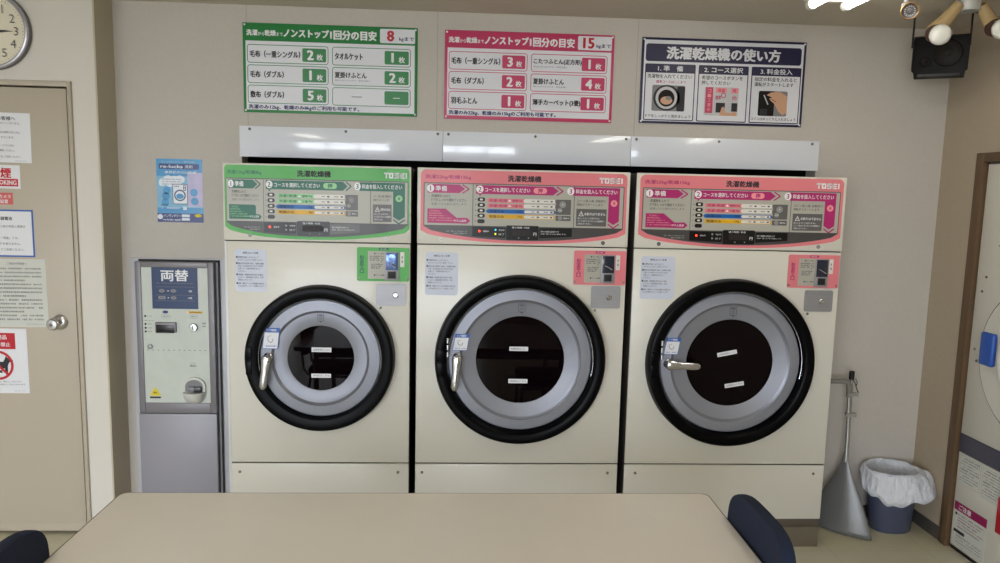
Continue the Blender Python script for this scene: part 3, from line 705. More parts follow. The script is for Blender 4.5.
    for j, (lx0, lx1, lz0, lz1, rt) in enumerate(glabels):
        (lx0, lz0), (lx1, lz1) = at(lx0, lz0, .016), at(lx1, lz1, .016)
        q = MB(); w_, h_ = lx1-lx0, lz1-lz0; pp = PR(q, (lx0, YF-.0160, lz1), .001, rot=rt)
        pp.rect(0, 0, w_*1000, h_*1000, 'paper', 0); pp.text(('注意事項はこちら', '2回目はこちら')[j], 6, h_*500, h_*430, 'ink', 1, w=w_*1000-12, bold=.0); q.build('glass_label', d)
    # keyhole mark on the inner annulus
    q = MB(); pp = PR(q, (cx-.014*k, YF-.0205, cz+rg-.008*k), .001*k); pp.frame(0, 0, 30, 36, 2, 2, 'ink_soft', 0); pp.rect(6, 5, 24, 10, 'ink_soft', 0); pp.ring(15, 22, 6, 2, 'ink_soft', 0); pp.poly([(8, 36), (22, 36), (15, 44)], 'ink_soft', 0); q.build('door_mark', d)
    # handle sticker, latch and lever
    hs, h0, h1 = LM; h0 = at(*h0, .06); h1 = at(*h1, .06)
    (a, b, c, e) = hs; (a, c), (b, e) = at(a, c, .028), at(b, e, .028)
    q = MB(); sk = .012*k
    def quad(u0, v0, u1, v1, m, l):
        f = lambda u, v: (a+(b-a)*u+sk*(1-v)-.004, YF-.0285-.0004*l, e-(e-c)*v)
        q.faces([f(u0, v0), f(u1, v0), f(u1, v1), f(u0, v1)], [[0, 1, 2, 3]], m)
    quad(0, 0, 1, 1, 'frame_blue', 0); quad(.04, .22, .96, .97, 'paper', 1)
    pp = PR(q, (a, YF-.0285, e), .001); W_ = (b-a)*1000; H_ = (e-c)*1000
    pp.text('ドア開閉', W_*.56, H_*.11, H_*.11, 'print_white', 2, al='c', w=W_*.6, bold=.01); pp.line([(W_*.3, H_*.45), (W_*.34, H_*.62), (W_*.5, H_*.70), (W_*.64, H_*.6), (W_*.62, H_*.5)], 2, 'ink_soft', 2); pp.line([(W_*.3, H_*.42), (W_*.5, H_*.36)], 1.4, 'ink_soft', 2); pp.greek(W_*.1, W_*.85, H_*.86, H_*.07, 'frame_blue', 2); q.build('door_sticker', d)
    q = MB(); q.lathe([(.019, -.024), (.019, -.036), (.013, -.042), (.012, -.058)], 'chrome', (h0[0], YF, h0[1]), seg=24); lever(q, h0, h1, 'chrome'); q.build('door_handle', d)
    q = MB(); lx = cx-R*.925
    q.box(lx-.016*k, lx+.014*k, YF-.060, YF-.05, .866, .918, 'gasket_black', .003); q.box(lx-.016*k, lx+.014*k, YF-.060, YF-.05, .800, .860, 'gasket_black', .003); q.build('latch_cover', t)
    if not narrow:
        q = MB(); lx = cx-rs-.002
        for z in (.958, .928, .898): q.tube([(lx, YF-.056, z-.011), (lx, YF-.056, z+.011)], .006, 'chrome', 10)
        q.build('hinge_pin', t)
    # notice sticker top left
    (sx0, sx1, sz0, sz1) = stick
    q = MB(); q.prism([(sx0+x*.001, sz0+z*.001) for x, z in rrpts(0, 0, (sx1-sx0)*1000, (sz1-sz0)*1000, 14)], YF-.0008, YF-.0002, 'notice_blue')
    pp = PR(q, (sx0, YF-.0008, sz1), .001); w_ = (sx1-sx0)*1000
    pp.text('使用上のご注意', w_/2, 15, 8.5, 'ink', 1, al='c', w=w_*.48, bold=.01)
    v = 34
    for grp in (('洗濯物を詰めこみすぎないで', 'ゆったりと入れてご使用ください。'), ('運転中及び運転終了後は、洗濯物の温度', 'が高くなる場合がありますので充分', '注意して、洗濯物を取り出して', 'ください。'), ('洗濯機、乾燥機の扉をあけた時は、', 'ください。運転時間の目安は、表示', '時間のとおりです。'), ('故障、事故についてはお客様のお問い合', 'わせは受付センターへお願いします。')):
        pp.rect(6, v-4, 12, v+3, 'ink', 1)
        for j, s_ in enumerate(grp): pp.text(s_, 13, v, 7, 'ink', 1, w=min(w_-24, len(s_)*6.6), bold=.006 if j == 0 else 0); v += 11
        v += 4
    q.build('notice_sticker', t)
    # coin unit -------------------------------------------------------
    (qx0, qx1, qz0, qz1, pc, lab, lens) = coin
    w_, h_ = (qx1-qx0)*1000, (qz1-qz0)*1000
    q = MB(); q.prism([(qx0+x*.001, qz0+z*.001) for x, z in rrpts(0, 0, w_, h_, 7)], YF-.004, YF-.0002, pc)
    pp = PR(q, (qx0, YF-.004, qz1), .001); pp.rect(46, 16, 124, h_-10, 'fascia_grey', 0)
    pp.vtext('料金投入口', 21, 36, h_-34, 17, C4, 1, bold=.02); pp.rr(92, 2, 134, 11, 4, C4, 1); pp.greek(98, 128, 6.5, 4, 'pill', 2)
    pp.text('■コイン投入', 72, 26, 7, 'ink', 1, w=44, bold=.005); pp.text('■コイン返却', 72, 118, 7, 'ink', 1, w=44, bold=.01)
    for j in range(3): pp.greek(54, 112-8*j, 38+8*j, 5.5, 'ink', 1, seed=j); pp.greek(60, 110-6*j, 72+8*j, 5.5, 'ink', 1, seed=j+4)
    pp.line([(102, 62), (106, 53), (114, 47)], 2, 'ink', 1)
    pp.rect(182, 18, 200, 82, 'pill', 1); pp.greek(188, 194, 50, 40, 'ink_grey', 2)
    cu = q.build('coin_unit', t)
    mx0, mx1, mz1, mz0 = qx0+.118, qx0+.178, qz1-.017, qz1-.140
    q = MB(); q.box(mx0, mx1, YF-.011, YF-.0041, mz0, mz1, 'brushed_steel', .002); q.box(mx0+.005, mx1-.004, YF-.0125, YF-.0108, mz1-.078, mz1-.004, lens, .001)
    q.lathe([(.017, -.0126), (.016, -.015), (.0001, -.0155)], lens, ((mx0+mx1)/2, YF, mz1-.026), seg=24)
    q.tube([(mx0+.016, YF-.015, mz1-.045), (mx0+.032, YF-.016, mz1-.054), (mx0+.046, YF-.015, mz1-.062)], [.0015, .0025, .0045], 'chrome', 8)
    q.build('coin_slot', cu)
    q = MB(); q.box(mx0+.01, mx1-.01, YF-.0128, YF-.0112, mz0+.006, mz0+.042, 'changer_frame', .002); q.box(mx0+.014, mx1-.014, YF-.0136, YF-.0127, mz0+.010, mz0+.038, 'black_matte', .001); q.build('coin_return', cu)
    for x in (qx0+.007, qx1-.008):
        s2 = MB(); s2.lathe([(.0045, -.004), (.004, -.006), (.0001, -.0066)], 'screw_steel', (x, YF, qz0+.012), seg=12); s2.build('screw', cu)
    # lock plate
    (a, b, c, e, kx) = lens and coin_lock[label]
    q = MB(); q.prism([(a+x*.001, c+z*.001) for x, z in rrpts(0, 0, (b-a)*1000, (e-c)*1000, 8)], YF-.005, YF-.0002, 'brushed_steel'); lk = q.build('lock_plate', t)
    q = MB(); q.lathe([(.0125, -.005), (.0125, -.0075), (.0085, -.011), (.0085, -.013), (.0001, -.0132)], 'chrome', (kx, YF, (c+e)/2-.001), seg=24); q.box(kx-.0008, kx+.0008, YF-.0138, YF-.013, (c+e)/2-.006, (c+e)/2+.004, 'black_matte'); q.build('lock', lk)
    q = MB(); q.lathe([(.006, 0), (.0055, -.003), (.0001, -.0045)], 'screw_steel', (a+.019, YF, c-.011), seg=14); q.build('screw', t)
    return t
LG = 'cream washer dryer with a green control panel, smallest of the three'
LP = 'cream washer dryer with a pink control panel, middle of the three'
LR = 'cream pink-panelled washer dryer with its door handle turned sideways, rightmost of three'
coin_lock = {LG: (-.362, -.236, 1.097, 1.189, -.280), LP: (.563, .691, 1.099, 1.195, .642), LR: (1.510, 1.636, 1.098, 1.192, 1.585)}
make_washer(-.997, -.217, -.595, .866, .316, (.808, .630, .447), ('green', 'teal', 'pale_green', 'teal'), LG, 0,
    ((-.842, -.776, .900, .992), (-.829, .858), (-.846, .722)), (-.954, -.822, 1.146, 1.327), (-.443, -.2225, 1.201, 1.345, 'green', 0, 'row_blue2'),
    ((-.321, 1.381, 'print_white'), (-.888, 1.386, 'led_off')), (-.951, -.265), ('led_red', 'led_off', 'led_off'), ('12', '8'), ((-.637, -.553, .889, .909, 0), (-.639, -.555, .776, .794, 0))) if 'row_blue2' in MATS or mat('row_blue2', (96,120,170), .15, metal=.5) else 0
make_washer(-.191, .7135, .261, .868, .371, (.840, .690, .518), ('pink', 'magenta', 'pale_pink', 'magenta'), LP, 0,
    ((-.030, .034, .903, .976), (-.012, .868), (-.023, .724)), (-.155, -.014, 1.144, 1.329), (.483, .7095, 1.2005, 1.348, 'pink', 0, 'changer_navy2'),
    ((.606, 1.382, 'ink_soft'), (-.089, 1.383, 'print_white')), (-.160, .668), ('led_red', 'led_blue', 'led_yellow'), ('22', '15'), ((.214, .296, .904, .923, 0), (.213, .297, .760, .779, 0))) if mat('changer_navy2', (40,44,60), .15) else 0
make_washer(.742, 1.662, 1.187, .865, .373, (.840, .690, .520), ('pink', 'magenta', 'pale_pink', 'magenta'), LR, 0,
    ((.898, .962, .896, .971), (.923, .849), (1.062, .844)), (.776, .926, 1.142, 1.329), (1.427, 1.655, 1.2025, 1.348, 'pink', 0, 'changer_navy2'),
    ((1.555, 1.384, 'ink_grey'), (.849, 1.383, 'ink_soft')), (.793, 1.612), ('led_red', 'led_off', 'led_off'), ('22', '15'), ((1.134, 1.223, .886, .905, .2), (1.176, 1.263, .746, .765, .17)))

# ------------------------------------------------------------------ change machine
mb = MB(); mb.box(-1.516, -1.0065, B-.006, B-.0003, 0, 1.2525, 'plain_white_panel', .001); mb.box(-1.516, -1.0065, B-.009, B-.006, 1.246, 1.2525, 'plain_white_panel', .001)
struct('trim_2', mb)
YC = 3.42
t = thing('change_machine', 'tall grey change machine with a navy label left of the green washer dryer', 'change machine', (-1.305, YC, 0))
mb = MB(); mb.box(-1.483, -1.133, YC+.0125, B-.0095, .02, 1.236, 'changer_slot'); mb.box(-1.487, -1.131, YC+.002, YC+.02, .02, .528, 'changer_body', .004); mb.build('body', t)
mb = MB(); mb.box(-1.12, -1.113, YC+.03, B-.0095, .02, 1.247, 'black_matte'); mb.box(-1.475, -1.113, YC+.03, B-.0095, 1.2375, 1.247, 'black_matte'); mb.build('surround', t)
mb = MB()
for a, b, c, e in ((-1.482, -1.455, .532, 1.239), (-1.158, -1.130, .532, 1.239), (-1.455, -1.158, 1.213, 1.239), (-1.455, -1.158, .532, .580)): mb.box(a, b, YC, YC+.03, c, e, 'changer_frame', .003)
mb.build('front_frame', t)
mb = MB(); mb.box(-1.455, -1.158, YC+.006, YC+.012, .580, 1.213, 'changer_face'); p = PR(mb, (-1.455, YC+.006, 1.213), .001)
p.rect(46, 0, 252, 190, 'changer_navy', 0); p.text('両替', 149, 36, 52, 'print_white', 1, al='c', w=122, bold=.02); p.text('BILL・COIN MONEY CHANGER FOR 100 YEN', 149, 72, 5, 'ink_grey', 1, al='c', w=160, bold=0)
for v in (88, 126, 152): p.rect(62, v, 238, v+1, 'ink_grey', 1)
p.disc(90, 107, 13, 'ink_grey', 1, rv=8); p.poly([(116, 103), (123, 107), (116, 111)], 'print_white', 1); p.disc(142, 107, 13, 'ink_grey', 1, rv=8); p.text('500', 90, 107, 6, 'changer_navy', 2, al='c'); p.text('100', 142, 107, 6, 'changer_navy', 2, al='c'); p.text('5枚', 218, 107, 10, 'print_white', 1, al='c')
p.rect(74, 131, 106, 146, 'ink_grey', 1); p.poly([(116, 135), (123, 139), (116, 143)], 'print_white', 1); p.disc(142, 139, 13, 'ink_grey', 1, rv=8); p.text('千円', 90, 139, 7, 'changer_navy', 2, al='c'); p.text('100', 142, 139, 6, 'changer_navy', 2, al='c'); p.text('10枚', 216, 139, 10, 'print_white', 1, al='c')
p.disc(103, 205, 13, 'poster_navy', 0, rv=7); p.frame(84, 215, 126, 234, 8, 1.2, 'ink_grey', 0); p.greek(92, 118, 225, 6, 'ink_soft', 0); p.rr(194, 200, 270, 210, 3, 'row_yellow', 0); p.greek(212, 264, 205, 5, 'ink', 1); p.disc(202, 205, 5, 'paper', 1); p.frame(212, 216, 248, 234, 8, 1.2, 'ink_grey', 0); p.greek(218, 242, 225, 6, 'ink_soft', 0)
for v in (225, 262, 280, 297): p.disc(12, v, 5, 'ink', 0); p.greek(22, 40, v, 5, 'ink_soft', 0, seed=v)
p.greek(4, 54, 246, 4, 'ink', 0); p.text('返却', 276, 256, 8, 'ink', 0, al='c'); p.greek(268, 284, 270, 6, 'ink', 0)
for k in range(12): p.rect(16+23.5*k, 382, 22+23.5*k, 385, 'ink_soft', 0)
p.text('コイン', 221, 444, 6, 'ink', 0, al='c', bold=0); p.text('取出口', 221, 456, 9, 'ink', 0, al='c', bold=.02)
p.poly([(20, 600), (42, 562), (50, 562), (72, 600)], 'warn_yellow', 0); p.text('警告', 46, 585, 9, 'ink', 1, al='c', w=18); p.rect(20, 604, 70, 612, 'ink', 0)
mb.build('faceplate', t)
mb = MB(); mb.box(-1.397, -1.303, YC-.006, YC+.008, .913, .961, 'changer_frame', .003); mb.box(-1.391, -1.309, YC-.0075, YC-.005, .919, .950, 'changer_slot', .001); mb.box(-1.391, -1.309, YC-.012, YC-.005, .913, .922, 'black_matte', .002); mb.build('bill_slot', t)
mb = MB(); mb.lathe([(.020, .006), (.020, -.002), (.016, -.006), (.0001, -.007)], 'chrome', (-1.226, YC, .938), seg=28); mb.box(-1.2275, -1.2245, YC-.008, YC-.0065, .928, .948, 'black_matte'); mb.build('coin_insert', t)
mb = MB(); mb.lathe([(.011, .006), (.011, -.002), (.007, -.004), (.0001, -.0045)], 'brushed_steel', (-1.425, YC, .846), seg=20); mb.build('lock', t)
# coin tray: a domed hood over a bowl
mb = MB(); tx, tz = -1.229, .640
pts_o = [(tx+.051*math.cos(a), tz+.02+.044*math.sin(a)) for a in [PI*k/20 for k in range(21)]]+[(tx+.051*math.cos(a), tz-.012+.046*math.sin(a)) for a in [PI+PI*k/20 for k in range(21)]]
pts_i = [(tx+.040*math.cos(a), tz+.02+.033*math.sin(a)) for a in [PI*k/20 for k in range(21)]]+[(tx-.040, tz-.002), (tx+.040, tz-.002)]
mb.prism(pts_o, YC-.006, YC+.006, 'ivory_plastic')
mb.prism(pts_i, YC-.0068, YC-.0062, 'photo_grey')
rings = []
for k in range(9):
    q = PI/2*k/8; z = tz-.004-.054*math.sin(q); dp = .045*math.cos(q*.95)+.002; wv = .05*math.cos(q*.8)
    rings.append([(tx+wv*math.cos(a), YC-.003-dp*math.sin(a), z) for a in [PI*j/20 for j in range(21)]])
mb.loft(rings, 'ivory_plastic', caps=True, closed_rings=True)
mb.box(tx-.024, tx+.036, YC-.020, YC-.007, tz-.006, tz+.022, 'changer_slot', .003); mb.box(tx-.024, tx+.004, YC-.0215, YC-.019, tz-.006, tz+.022, 'photo_grey', .001); mb.build('coin_tray', t)

# ------------------------------------------------------------------ recessed washer in the right wall
XD = RX+.008
t = thing('recessed_washer', 'cream front loader recessed in the right wall behind a brown wood frame', 'washing machine', (XD, 2.7, 0))
mb = MB(); mb.box(XD, XD+.7, DY0+.005, DY1-.005, .018, .462, 'cream_enamel', .003); mb.box(XD, XD+.7, DY0+.005, DY1-.005, .548, DZ-.008, 'cream_enamel', .003)
mb.box(XD+.004, XD+.7, DY0+.008, DY1-.008, 0, .018, 'black_matte')
p = PR(mb, (XD, DY1-.005, DZ-.008), .001, U=(0, -1, 0), N=(-1, 0, 0))
p.rr(118, 62, 260, 112, 6, 'ink_navy', 0); p.text('洗濯機', 189, 87, 30, 'print_white', 1, al='c', w=110); p.text('洗濯物を入れて', 112, 250, 17, 'ink', 0, w=150, bold=.02); p.text('ドアを閉めてください', 112, 285, 14, 'ink', 0, w=180, bold=.01); p.line([(115, 352), (123, 345), (131, 352)], 4, 'ink', 0)
body = mb.build('cabinet', t)
mb = MB(); mb.box(XD-.004, XD+.6, DY0+.005, DY1-.005, .464, .546, 'strip_slate', .004); mb.build('belt_strip', t)
for (y, z) in ((3.118, 1.205), (3.126, .945), (3.108, .895), (3.10, 1.27)):
    q = MB(); q.lathe([(.006, 0), (.005, -.004), (.0001, -.005)], 'screw_steel', (XD, y, z), axis='X', seg=12); q.build('screw', body)
dc = (XD, 2.775, .948)
mb = MB(); mb.lathe([(.3215, -.0004), (.3165, -.0010)], 'black_matte', dc, axis='X', seg=96); mb.lathe([(.317, -.001), (.316, -.003), (.20, -.004)], 'cream_enamel', dc, axis='X', seg=96)
mb.lathe([(.20, -.004), (.195, -.016), (.182, -.026), (.166, -.028), (.157, -.024), (.152, -.018)], 'ring_white', dc, axis='X', seg=96)
d = mb.build('door', t)
mb = MB(); mb.lathe([(.152, -.018), (.1, -.026), (.0001, -.03)], 'glass_dark', dc, axis='X', seg=64); mb.build('door_glass', d)
mb = MB(); mb.box(XD-.028, XD-.003, 2.985, 3.066, .893, 1.037, 'handle_blue', .011, 4); mb.build('door_handle', d)
for (ya, yb, za, zb, nm, lb) in ((3.145, 3.005, .32, .455, 'instruction_sheet', 0), (3.0, 2.80, .31, .452, 'instruction_sheet', 1)):
    q = MB(); q.prism([(0, 0), (ya-yb, 0), (ya-yb, zb-za), (0, zb-za)], 0, .0007, 'paper_grey', F=lambda x, y, z: (XD-.0009+y, ya-x, za+z)); pp = PR(q, (XD-.0009, ya, zb), .001, U=(0, -1, 0), N=(-1, 0, 0)); w_ = (ya-yb)*1000
    pp.frame(3, 3, w_-3, 132, 2, 1, 'ink_grey', 0)
    for k in range(9): pp.greek(10 if k % 3 else 22, w_-12-(30 if k % 3 == 2 else 0), 14+13*k, 8 if k in (0, 4) else 6, 'ink' if k in (0, 1, 4, 5) else 'ink_soft', 0, seed=k)
    q.build(nm, t)
q = MB(); ya, za, zb = 3.150, .030, .232
q.prism([(0, 0), (.21, 0), (.21, zb-za), (0, zb-za)], 0, .0007, 'paper_grey', F=lambda x, y, z: (XD-.0009+y, ya-x, za+z)); pp = PR(q, (XD-.0009, ya, zb), .001, U=(0, -1, 0), N=(-1, 0, 0))
pp.rect(0, 0, 210, 40, 'notice_plum', 0); pp.text('ご注意', 70, 20, 24, 'print_white', 1, al='c', w=80, bold=.02); pp.disc(16, 56, 7, 'ink', 0)
for k in range(5): pp.greek(28, 195-20*(k % 3), 56+14*k, 7, 'notice_plum' if k % 2 else 'ink', 0, seed=k+2)
pp.rect(8, 128, 80, 142, 'ink', 0); pp.frame(24, 148, 200, 194, 1, 1, 'ink_grey', 0)
for k in range(3): pp.greek(28, 190, 156+13*k, 6, 'ink_soft', 0, seed=k+9)
q.build('warning_notice', t)
mb = MB(); mb.box(XD-.008, XD-.001, 2.80, 2.885, .205, .36, 'sign_red', .003); mb.build('red_sticker', t)

# ------------------------------------------------------------------ table
TZ = .70
t = thing('work_table', 'large cream laminate folding table with dark edge in the foreground', 'table', (-.11, 1.6, 0))
tx0, tx1, ty0, ty1 = -.978, .756, 1.12, 2.117
mb = MB()
pts = rrpts(tx0, ty0, tx1, ty1, .022, 8); n = len(pts)
for (i0, z0, z1, m_) in ((.0035, TZ-.0016, TZ, 'table_top'), (0, TZ-.026, TZ-.0006, 'table_edge'), (.004, TZ-.030, TZ-.026, 'table_edge')):
    q = rrpts(tx0+i0, ty0+i0, tx1-i0, ty1-i0, .022, 8)
    mb.faces([(x, y, z0) for x, y in q]+[(x, y, z1) for x, y in q], [list(range(n)), list(range(n, 2*n))]+[[k, (k+1) % n, (k+1) % n+n, k+n] for k in range(n)], m_)
mb.build('tabletop', t)
mb = MB()
for a, b, c, e in ((-.86, .64, 1.22, 1.25), (-.86, .64, 2.00, 2.03), (-.86, -.83, 1.25, 2.0), (.61, .64, 1.25, 2.0)): mb.box(a, b, c, e, .61, TZ-.030, 'chair_metal', .002)
mb.build('apron', t)
for x in (-.845, .625):
    for y in (1.235, 2.015):
        mb = MB(); mb.tube([(x, y, .61), (x, y, .02)], .019, 'chair_metal', 16); mb.tube([(x, y, .02), (x, y, 0)], .022, 'chair_foot', 16); mb.build('leg', t)

# ------------------------------------------------------------------ chairs (built facing -x, origin on the floor under the seat)
def pad_loft(name, parent, w, h, th, curve, cxyz, tilt, m, rc=.05):
    """upholstered pad: superellipse slab bent across its width"""
    mb = MB(); N1, N2 = 28, 10
    rings = []
    prof = [(-1, .0), (-1, .55), (-.85, .9), (-.5, 1), (0, 1.0), (.5, 1), (.85, .9), (1, .55), (1, 0)]
    for (dx, sc_) in prof:
        r = []
        for k in range(40):
            a = 2*PI*k/40; ca, sa = math.cos(a), math.sin(a); e = .5
            yy = math.copysign(abs(ca)**e, ca); zz = math.copysign(abs(sa)**e, sa)
            ins = (1-sc_)*.03
            y = yy*(w/2-ins) if sc_ > 0 else 0; z = zz*(h/2-ins) if sc_ > 0 else 0
            x = dx*th/2 + (-curve*(y/(w/2))**2)
            r.append((cxyz[0]+x+(z)*tilt, cxyz[1]+y, cxyz[2]+z))
        rings.append(r)
    mb.loft(rings, m, caps=False)
    # welt along both faces
    for dx in (-.78, .78):
        path = []
        for k in range(48):
            a = 2*PI*k/48; ca, sa = math.cos(a), math.sin(a); e = .5
            y = math.copysign(abs(ca)**e, ca)*(w/2-.004); z = math.copysign(abs(sa)**e, sa)*(h/2-.004)
            path.append((cxyz[0]+dx*th/2-curve*(y/(w/2))**2+z*tilt, cxyz[1]+y, cxyz[2]+z))
        mb.tube(path, .003, m, 6, closed=True)
    bmesh.ops.remove_doubles(mb.bm, verts=mb.bm.verts[:], dist=1e-5)
    return mb.build(name, parent, world=False)
def make_chair(label):
    t = thing('dining_chair', label, 'chair', (0, 0, 0), 'navy chairs pushed in at the ends of the table')
    pad_loft('backrest', t, .365, .255, .036, .006, (.235, 0, .668), .015, 'navy_fabric')
    # seat: rounded slab
    mb = MB(); q = rrpts(-.20, -.21, .20, .21, .07, 8); n = len(q); rings = []
    for ins, z in ((.03, .405), (.005, .412), (0, .43), (.006, .448), (.03, .456)):
        qq = rrpts(-.20+ins, -.21+ins, .20-ins, .21-ins, .07-ins*.5, 8); rings.append([(x, y, z) for x, y in qq])
    mb.loft(rings, 'navy_fabric'); mb.build('seat', t, world=False)
    for s in (-1, 1):
        mb = MB(); mb.tube([(-.17, s*.19, .40), (-.19, s*.21, .02)], .011, 'chair_metal', 12); mb.tube([(-.19, s*.21, .02), (-.191, s*.21, 0)], .014, 'chair_foot', 12); mb.build('leg', t, world=False)
        mb = MB(); mb.tube([(.17, s*.18, .40), (.235, s*.20, .02)], .011, 'chair_metal', 12); mb.tube([(.235, s*.20, .02), (.237, s*.20, 0)], .014, 'chair_foot', 12); mb.build('leg', t, world=False)
        mb = MB(); mb.tube([(.10, s*.15, .398), (.20, s*.15, .40), (.232, s*.15, .44), (.245, s*.14, .56), (.252, s*.12, .64)], .010, 'chair_metal', 12); mb.build('back_upright', t, world=False)
    mb = MB(); 
    for s in (-1, 1): mb.tube([(-.18, s*.19, .394), (.18, s*.18, .394)], .010, 'chair_metal', 10)
    mb.tube([(-.175, -.19, .394), (-.175, .19, .394)], .010, 'chair_metal', 10); mb.tube([(.175, -.18, .394), (.175, .18, .394)], .010, 'chair_metal', 10); mb.build('seat_frame', t, world=False)
    return t
def copy_tree(o, parent=None):
    c = o.copy(); C.objects.link(c)
    if parent: c.parent = parent
    for ch in list(o.children): copy_tree(ch, c)
    return c
ch = make_chair('navy fabric chair tucked in at the right end of the table')
ch2 = copy_tree(ch); ch2['label'] = 'navy fabric chair tucked in at the left end of the table'
ch.location = (.548, 1.778, 0); ch2.location = (-.768, 1.565, 0); ch2.rotation_euler = (0, 0, PI)

# ------------------------------------------------------------------ dustpan and broom
t = thing('lobby_dustpan', 'grey long-handled dustpan standing against the wall beside the right-hand machine', 'dustpan', (1.85, 3.30, 0))
mb = MB(); rings_o = []; NS = 18
A0, A1, AM = Vector((1.735, 3.435, 0)), Vector((1.948, 3.212, 0)), Vector((1.800, 3.262, 0))
top = Vector((1.862, 3.345, .385))
for j in range(NS+1):
    s = j/NS; z = .385*s
    WT = ((0, 1), (.2, .83), (.4, .62), (.5, .50), (.65, .31), (.8, .15), (.9, .085), (1, .06))
    wv = next(c+(s-a)*(d-c)/(b-a) for (a, c), (b, d) in zip(WT, WT[1:]) if s <= b+1e-9)
    cxy = Vector((1.846, 3.322, 0)).lerp(Vector((1.862, 3.345, 0)), s)
    r = []
    for k in range(25):
        u = k/24; bq = A0*(1-u)**2+AM*(2*u*(1-u))+A1*u**2
        off = (bq-Vector((1.846, 3.322, 0)))*wv
        r.append((cxy.x+off.x, cxy.y+off.y, z+.004+(.0 if s > 0 else 0)))
    rings_o.append(r)
mb.loft(rings_o, 'dustpan_grey', caps=False, closed_rings=False)
pan = mb.build('pan', t); so = pan.modifiers.new('thickness', 'SOLIDIFY'); so.thickness = .004; so.offset = 0
mb = MB(); mb.tube([(1.860, 3.340, .34), (1.860, 3.345, .50), (1.850, 3.345, .69)], .0085, 'pole_alu', 14); mb.build('pole', t)
mb = MB(); mb.tube([(1.851, 3.345, .66), (1.849, 3.345, .712), (1.842, 3.345, .728), (1.826, 3.345, .735), (1.79, 3.345, .736), (1.675, 3.345, .737)], .0125, 'grip_grey', 14); mb.build('grip', t)
for z in (.672, .572):
    mb = MB(); mb.box(1.842, 1.893, 3.333, 3.357, z-.009, z+.009, 'clip_clear', .004); mb.build('broom_clip', t)
t = thing('broom', 'slim broom with black cap and cord clipped behind the grey dustpan', 'broom', (1.90, 3.36, 0))
mb = MB(); mb.tube([(1.888, 3.372, .10), (1.872, 3.371, .76)], .0075, 'pole_grey', 12); mb.build('pole', t)
mb = MB(); mb.tube([(1.872, 3.371, .738), (1.872, 3.371, .778)], .012, 'black_matte', 14); mb.build('cap', t)
mb = MB(); mb.tube([(1.872, 3.358, .745), (1.878, 3.355, .73), (1.886, 3.355, .715), (1.890, 3.355, .70), (1.898, 3.355, .685), (1.903, 3.355, .677)], .0022, 'black_matte', 6); mb.tube([(1.884, 3.358, .745), (1.893, 3.356, .728), (1.888, 3.355, .708)], .0018, 'black_matte', 6); mb.build('hanging_cord', t)
mb = MB(); mb.box(1.845, 1.955, 3.385, 3.425, .075, .11, 'grip_grey', .008); mb.build('broom_head', t)
mb = MB(); rings = []
for z, e in ((.076, 0), (.03, .012), (.0, .02)): rings.append([(x, y, z) for x, y in rrpts(1.85-e*.6, 3.388-e*.4, 1.95+e, 3.422+e*.8, .012, 4)])
mb.loft(rings, 'bristle'); mb.build('bristles', t)

# ------------------------------------------------------------------ waste bin with liner
bc = Vector((2.112, 3.352, 0))
def ell(cx_, cy_, a, b, n=48, z=0, e=.9):
    return [(cx_+a*math.copysign(abs(math.cos(q))**e, math.cos(q)), cy_+b*math.copysign(abs(math.sin(q))**e, math.sin(q)), z) for q in [2*PI*k/n for k in range(n)]]
t = thing('waste_bin', 'oval slate-blue plastic waste bin in the right corner', 'bin', (bc.x, bc.y, 0))
mb = MB()
outer = [(0, .090, .066), (.008, .095, .070), (.15, .108, .080), (.285, .121, .091), (.292, .125, .095), (.30, .125, .095)]
rings = [ell(bc.x-.012*(z/.3), bc.y-.005*z, a, b, z=z) for z, a, b in outer]+[ell(bc.x-.012*(z/.3), bc.y, a-.004, b-.004, z=z) for z, a, b in ((.30, .125, .095), (.285, .120, .09), (.15, .106, .078), (.012, .092, .066))]
mb.loft(rings, 'bin_blue'); mb.build('bucket', t)
lr = random.Random(3); n = 96; c2 = (bc.x-.012, bc.y)
prof = [(-.17, .76, 0), (-.10, .82, 0), (-.04, .87, .2), (.009, .945, .05), (.020, 1.0, .1), (.010, 1.06, .3), (-.02, 1.10, .8), (-.055, 1.15, 1), (-.095, 1.19, 1)]
ph = [lr.uniform(0, 6) for _ in range(6)]
rings = []
for j, (dz, s, wob) in enumerate(prof):
    r = []
    for k in range(n):
        a = 2*PI*k/n
        f = max(0, math.cos(a+.62))          # hangs out most at the front right
        back = max(0, math.cos(a-PI*.6))
        out = 1+(s-1)*(1+3.0*f**2) if j > 4 else s; g_ = max(0, math.cos(a+1.85))
        wr = .018*wob*(math.sin(5*a+ph[0])+.7*math.sin(9*a+ph[1])+.5*math.sin(17*a+ph[2]+j*.3))
        z = .30+dz*(1 if j < 4 else (.42+.85*g_)) + (.010*math.sin(6*a+ph[3]) + .007*math.sin(13*a+ph[4]+j*.4))*wob + (-.016*g_+.012*back)*(1 if j > 2 else 0)
        if j < 4: wr += .006*math.sin(8*a+ph[5]+dz*20)
        r.append((min(c2[0]+.125*(out+wr)*math.cos(a), RX-.012), min(c2[1]+.095*(out+wr)*math.sin(a), B-.010), z))
    rings.append(r)
mb = MB(); mb.loft(rings, 'bag_white', caps=False)
ln = tag(mb.build('bin_liner', loc=(bc.x, bc.y, .13)), 'white plastic bag lining the blue waste bin, folded over its rim', 'bin bag')
sm = ln.modifiers.new('smooth', 'SUBSURF'); sm.levels = 1; sm.render_levels = 1
so = ln.modifiers.new('thickness', 'SOLIDIFY'); so.thickness = .0012; so.offset = 0

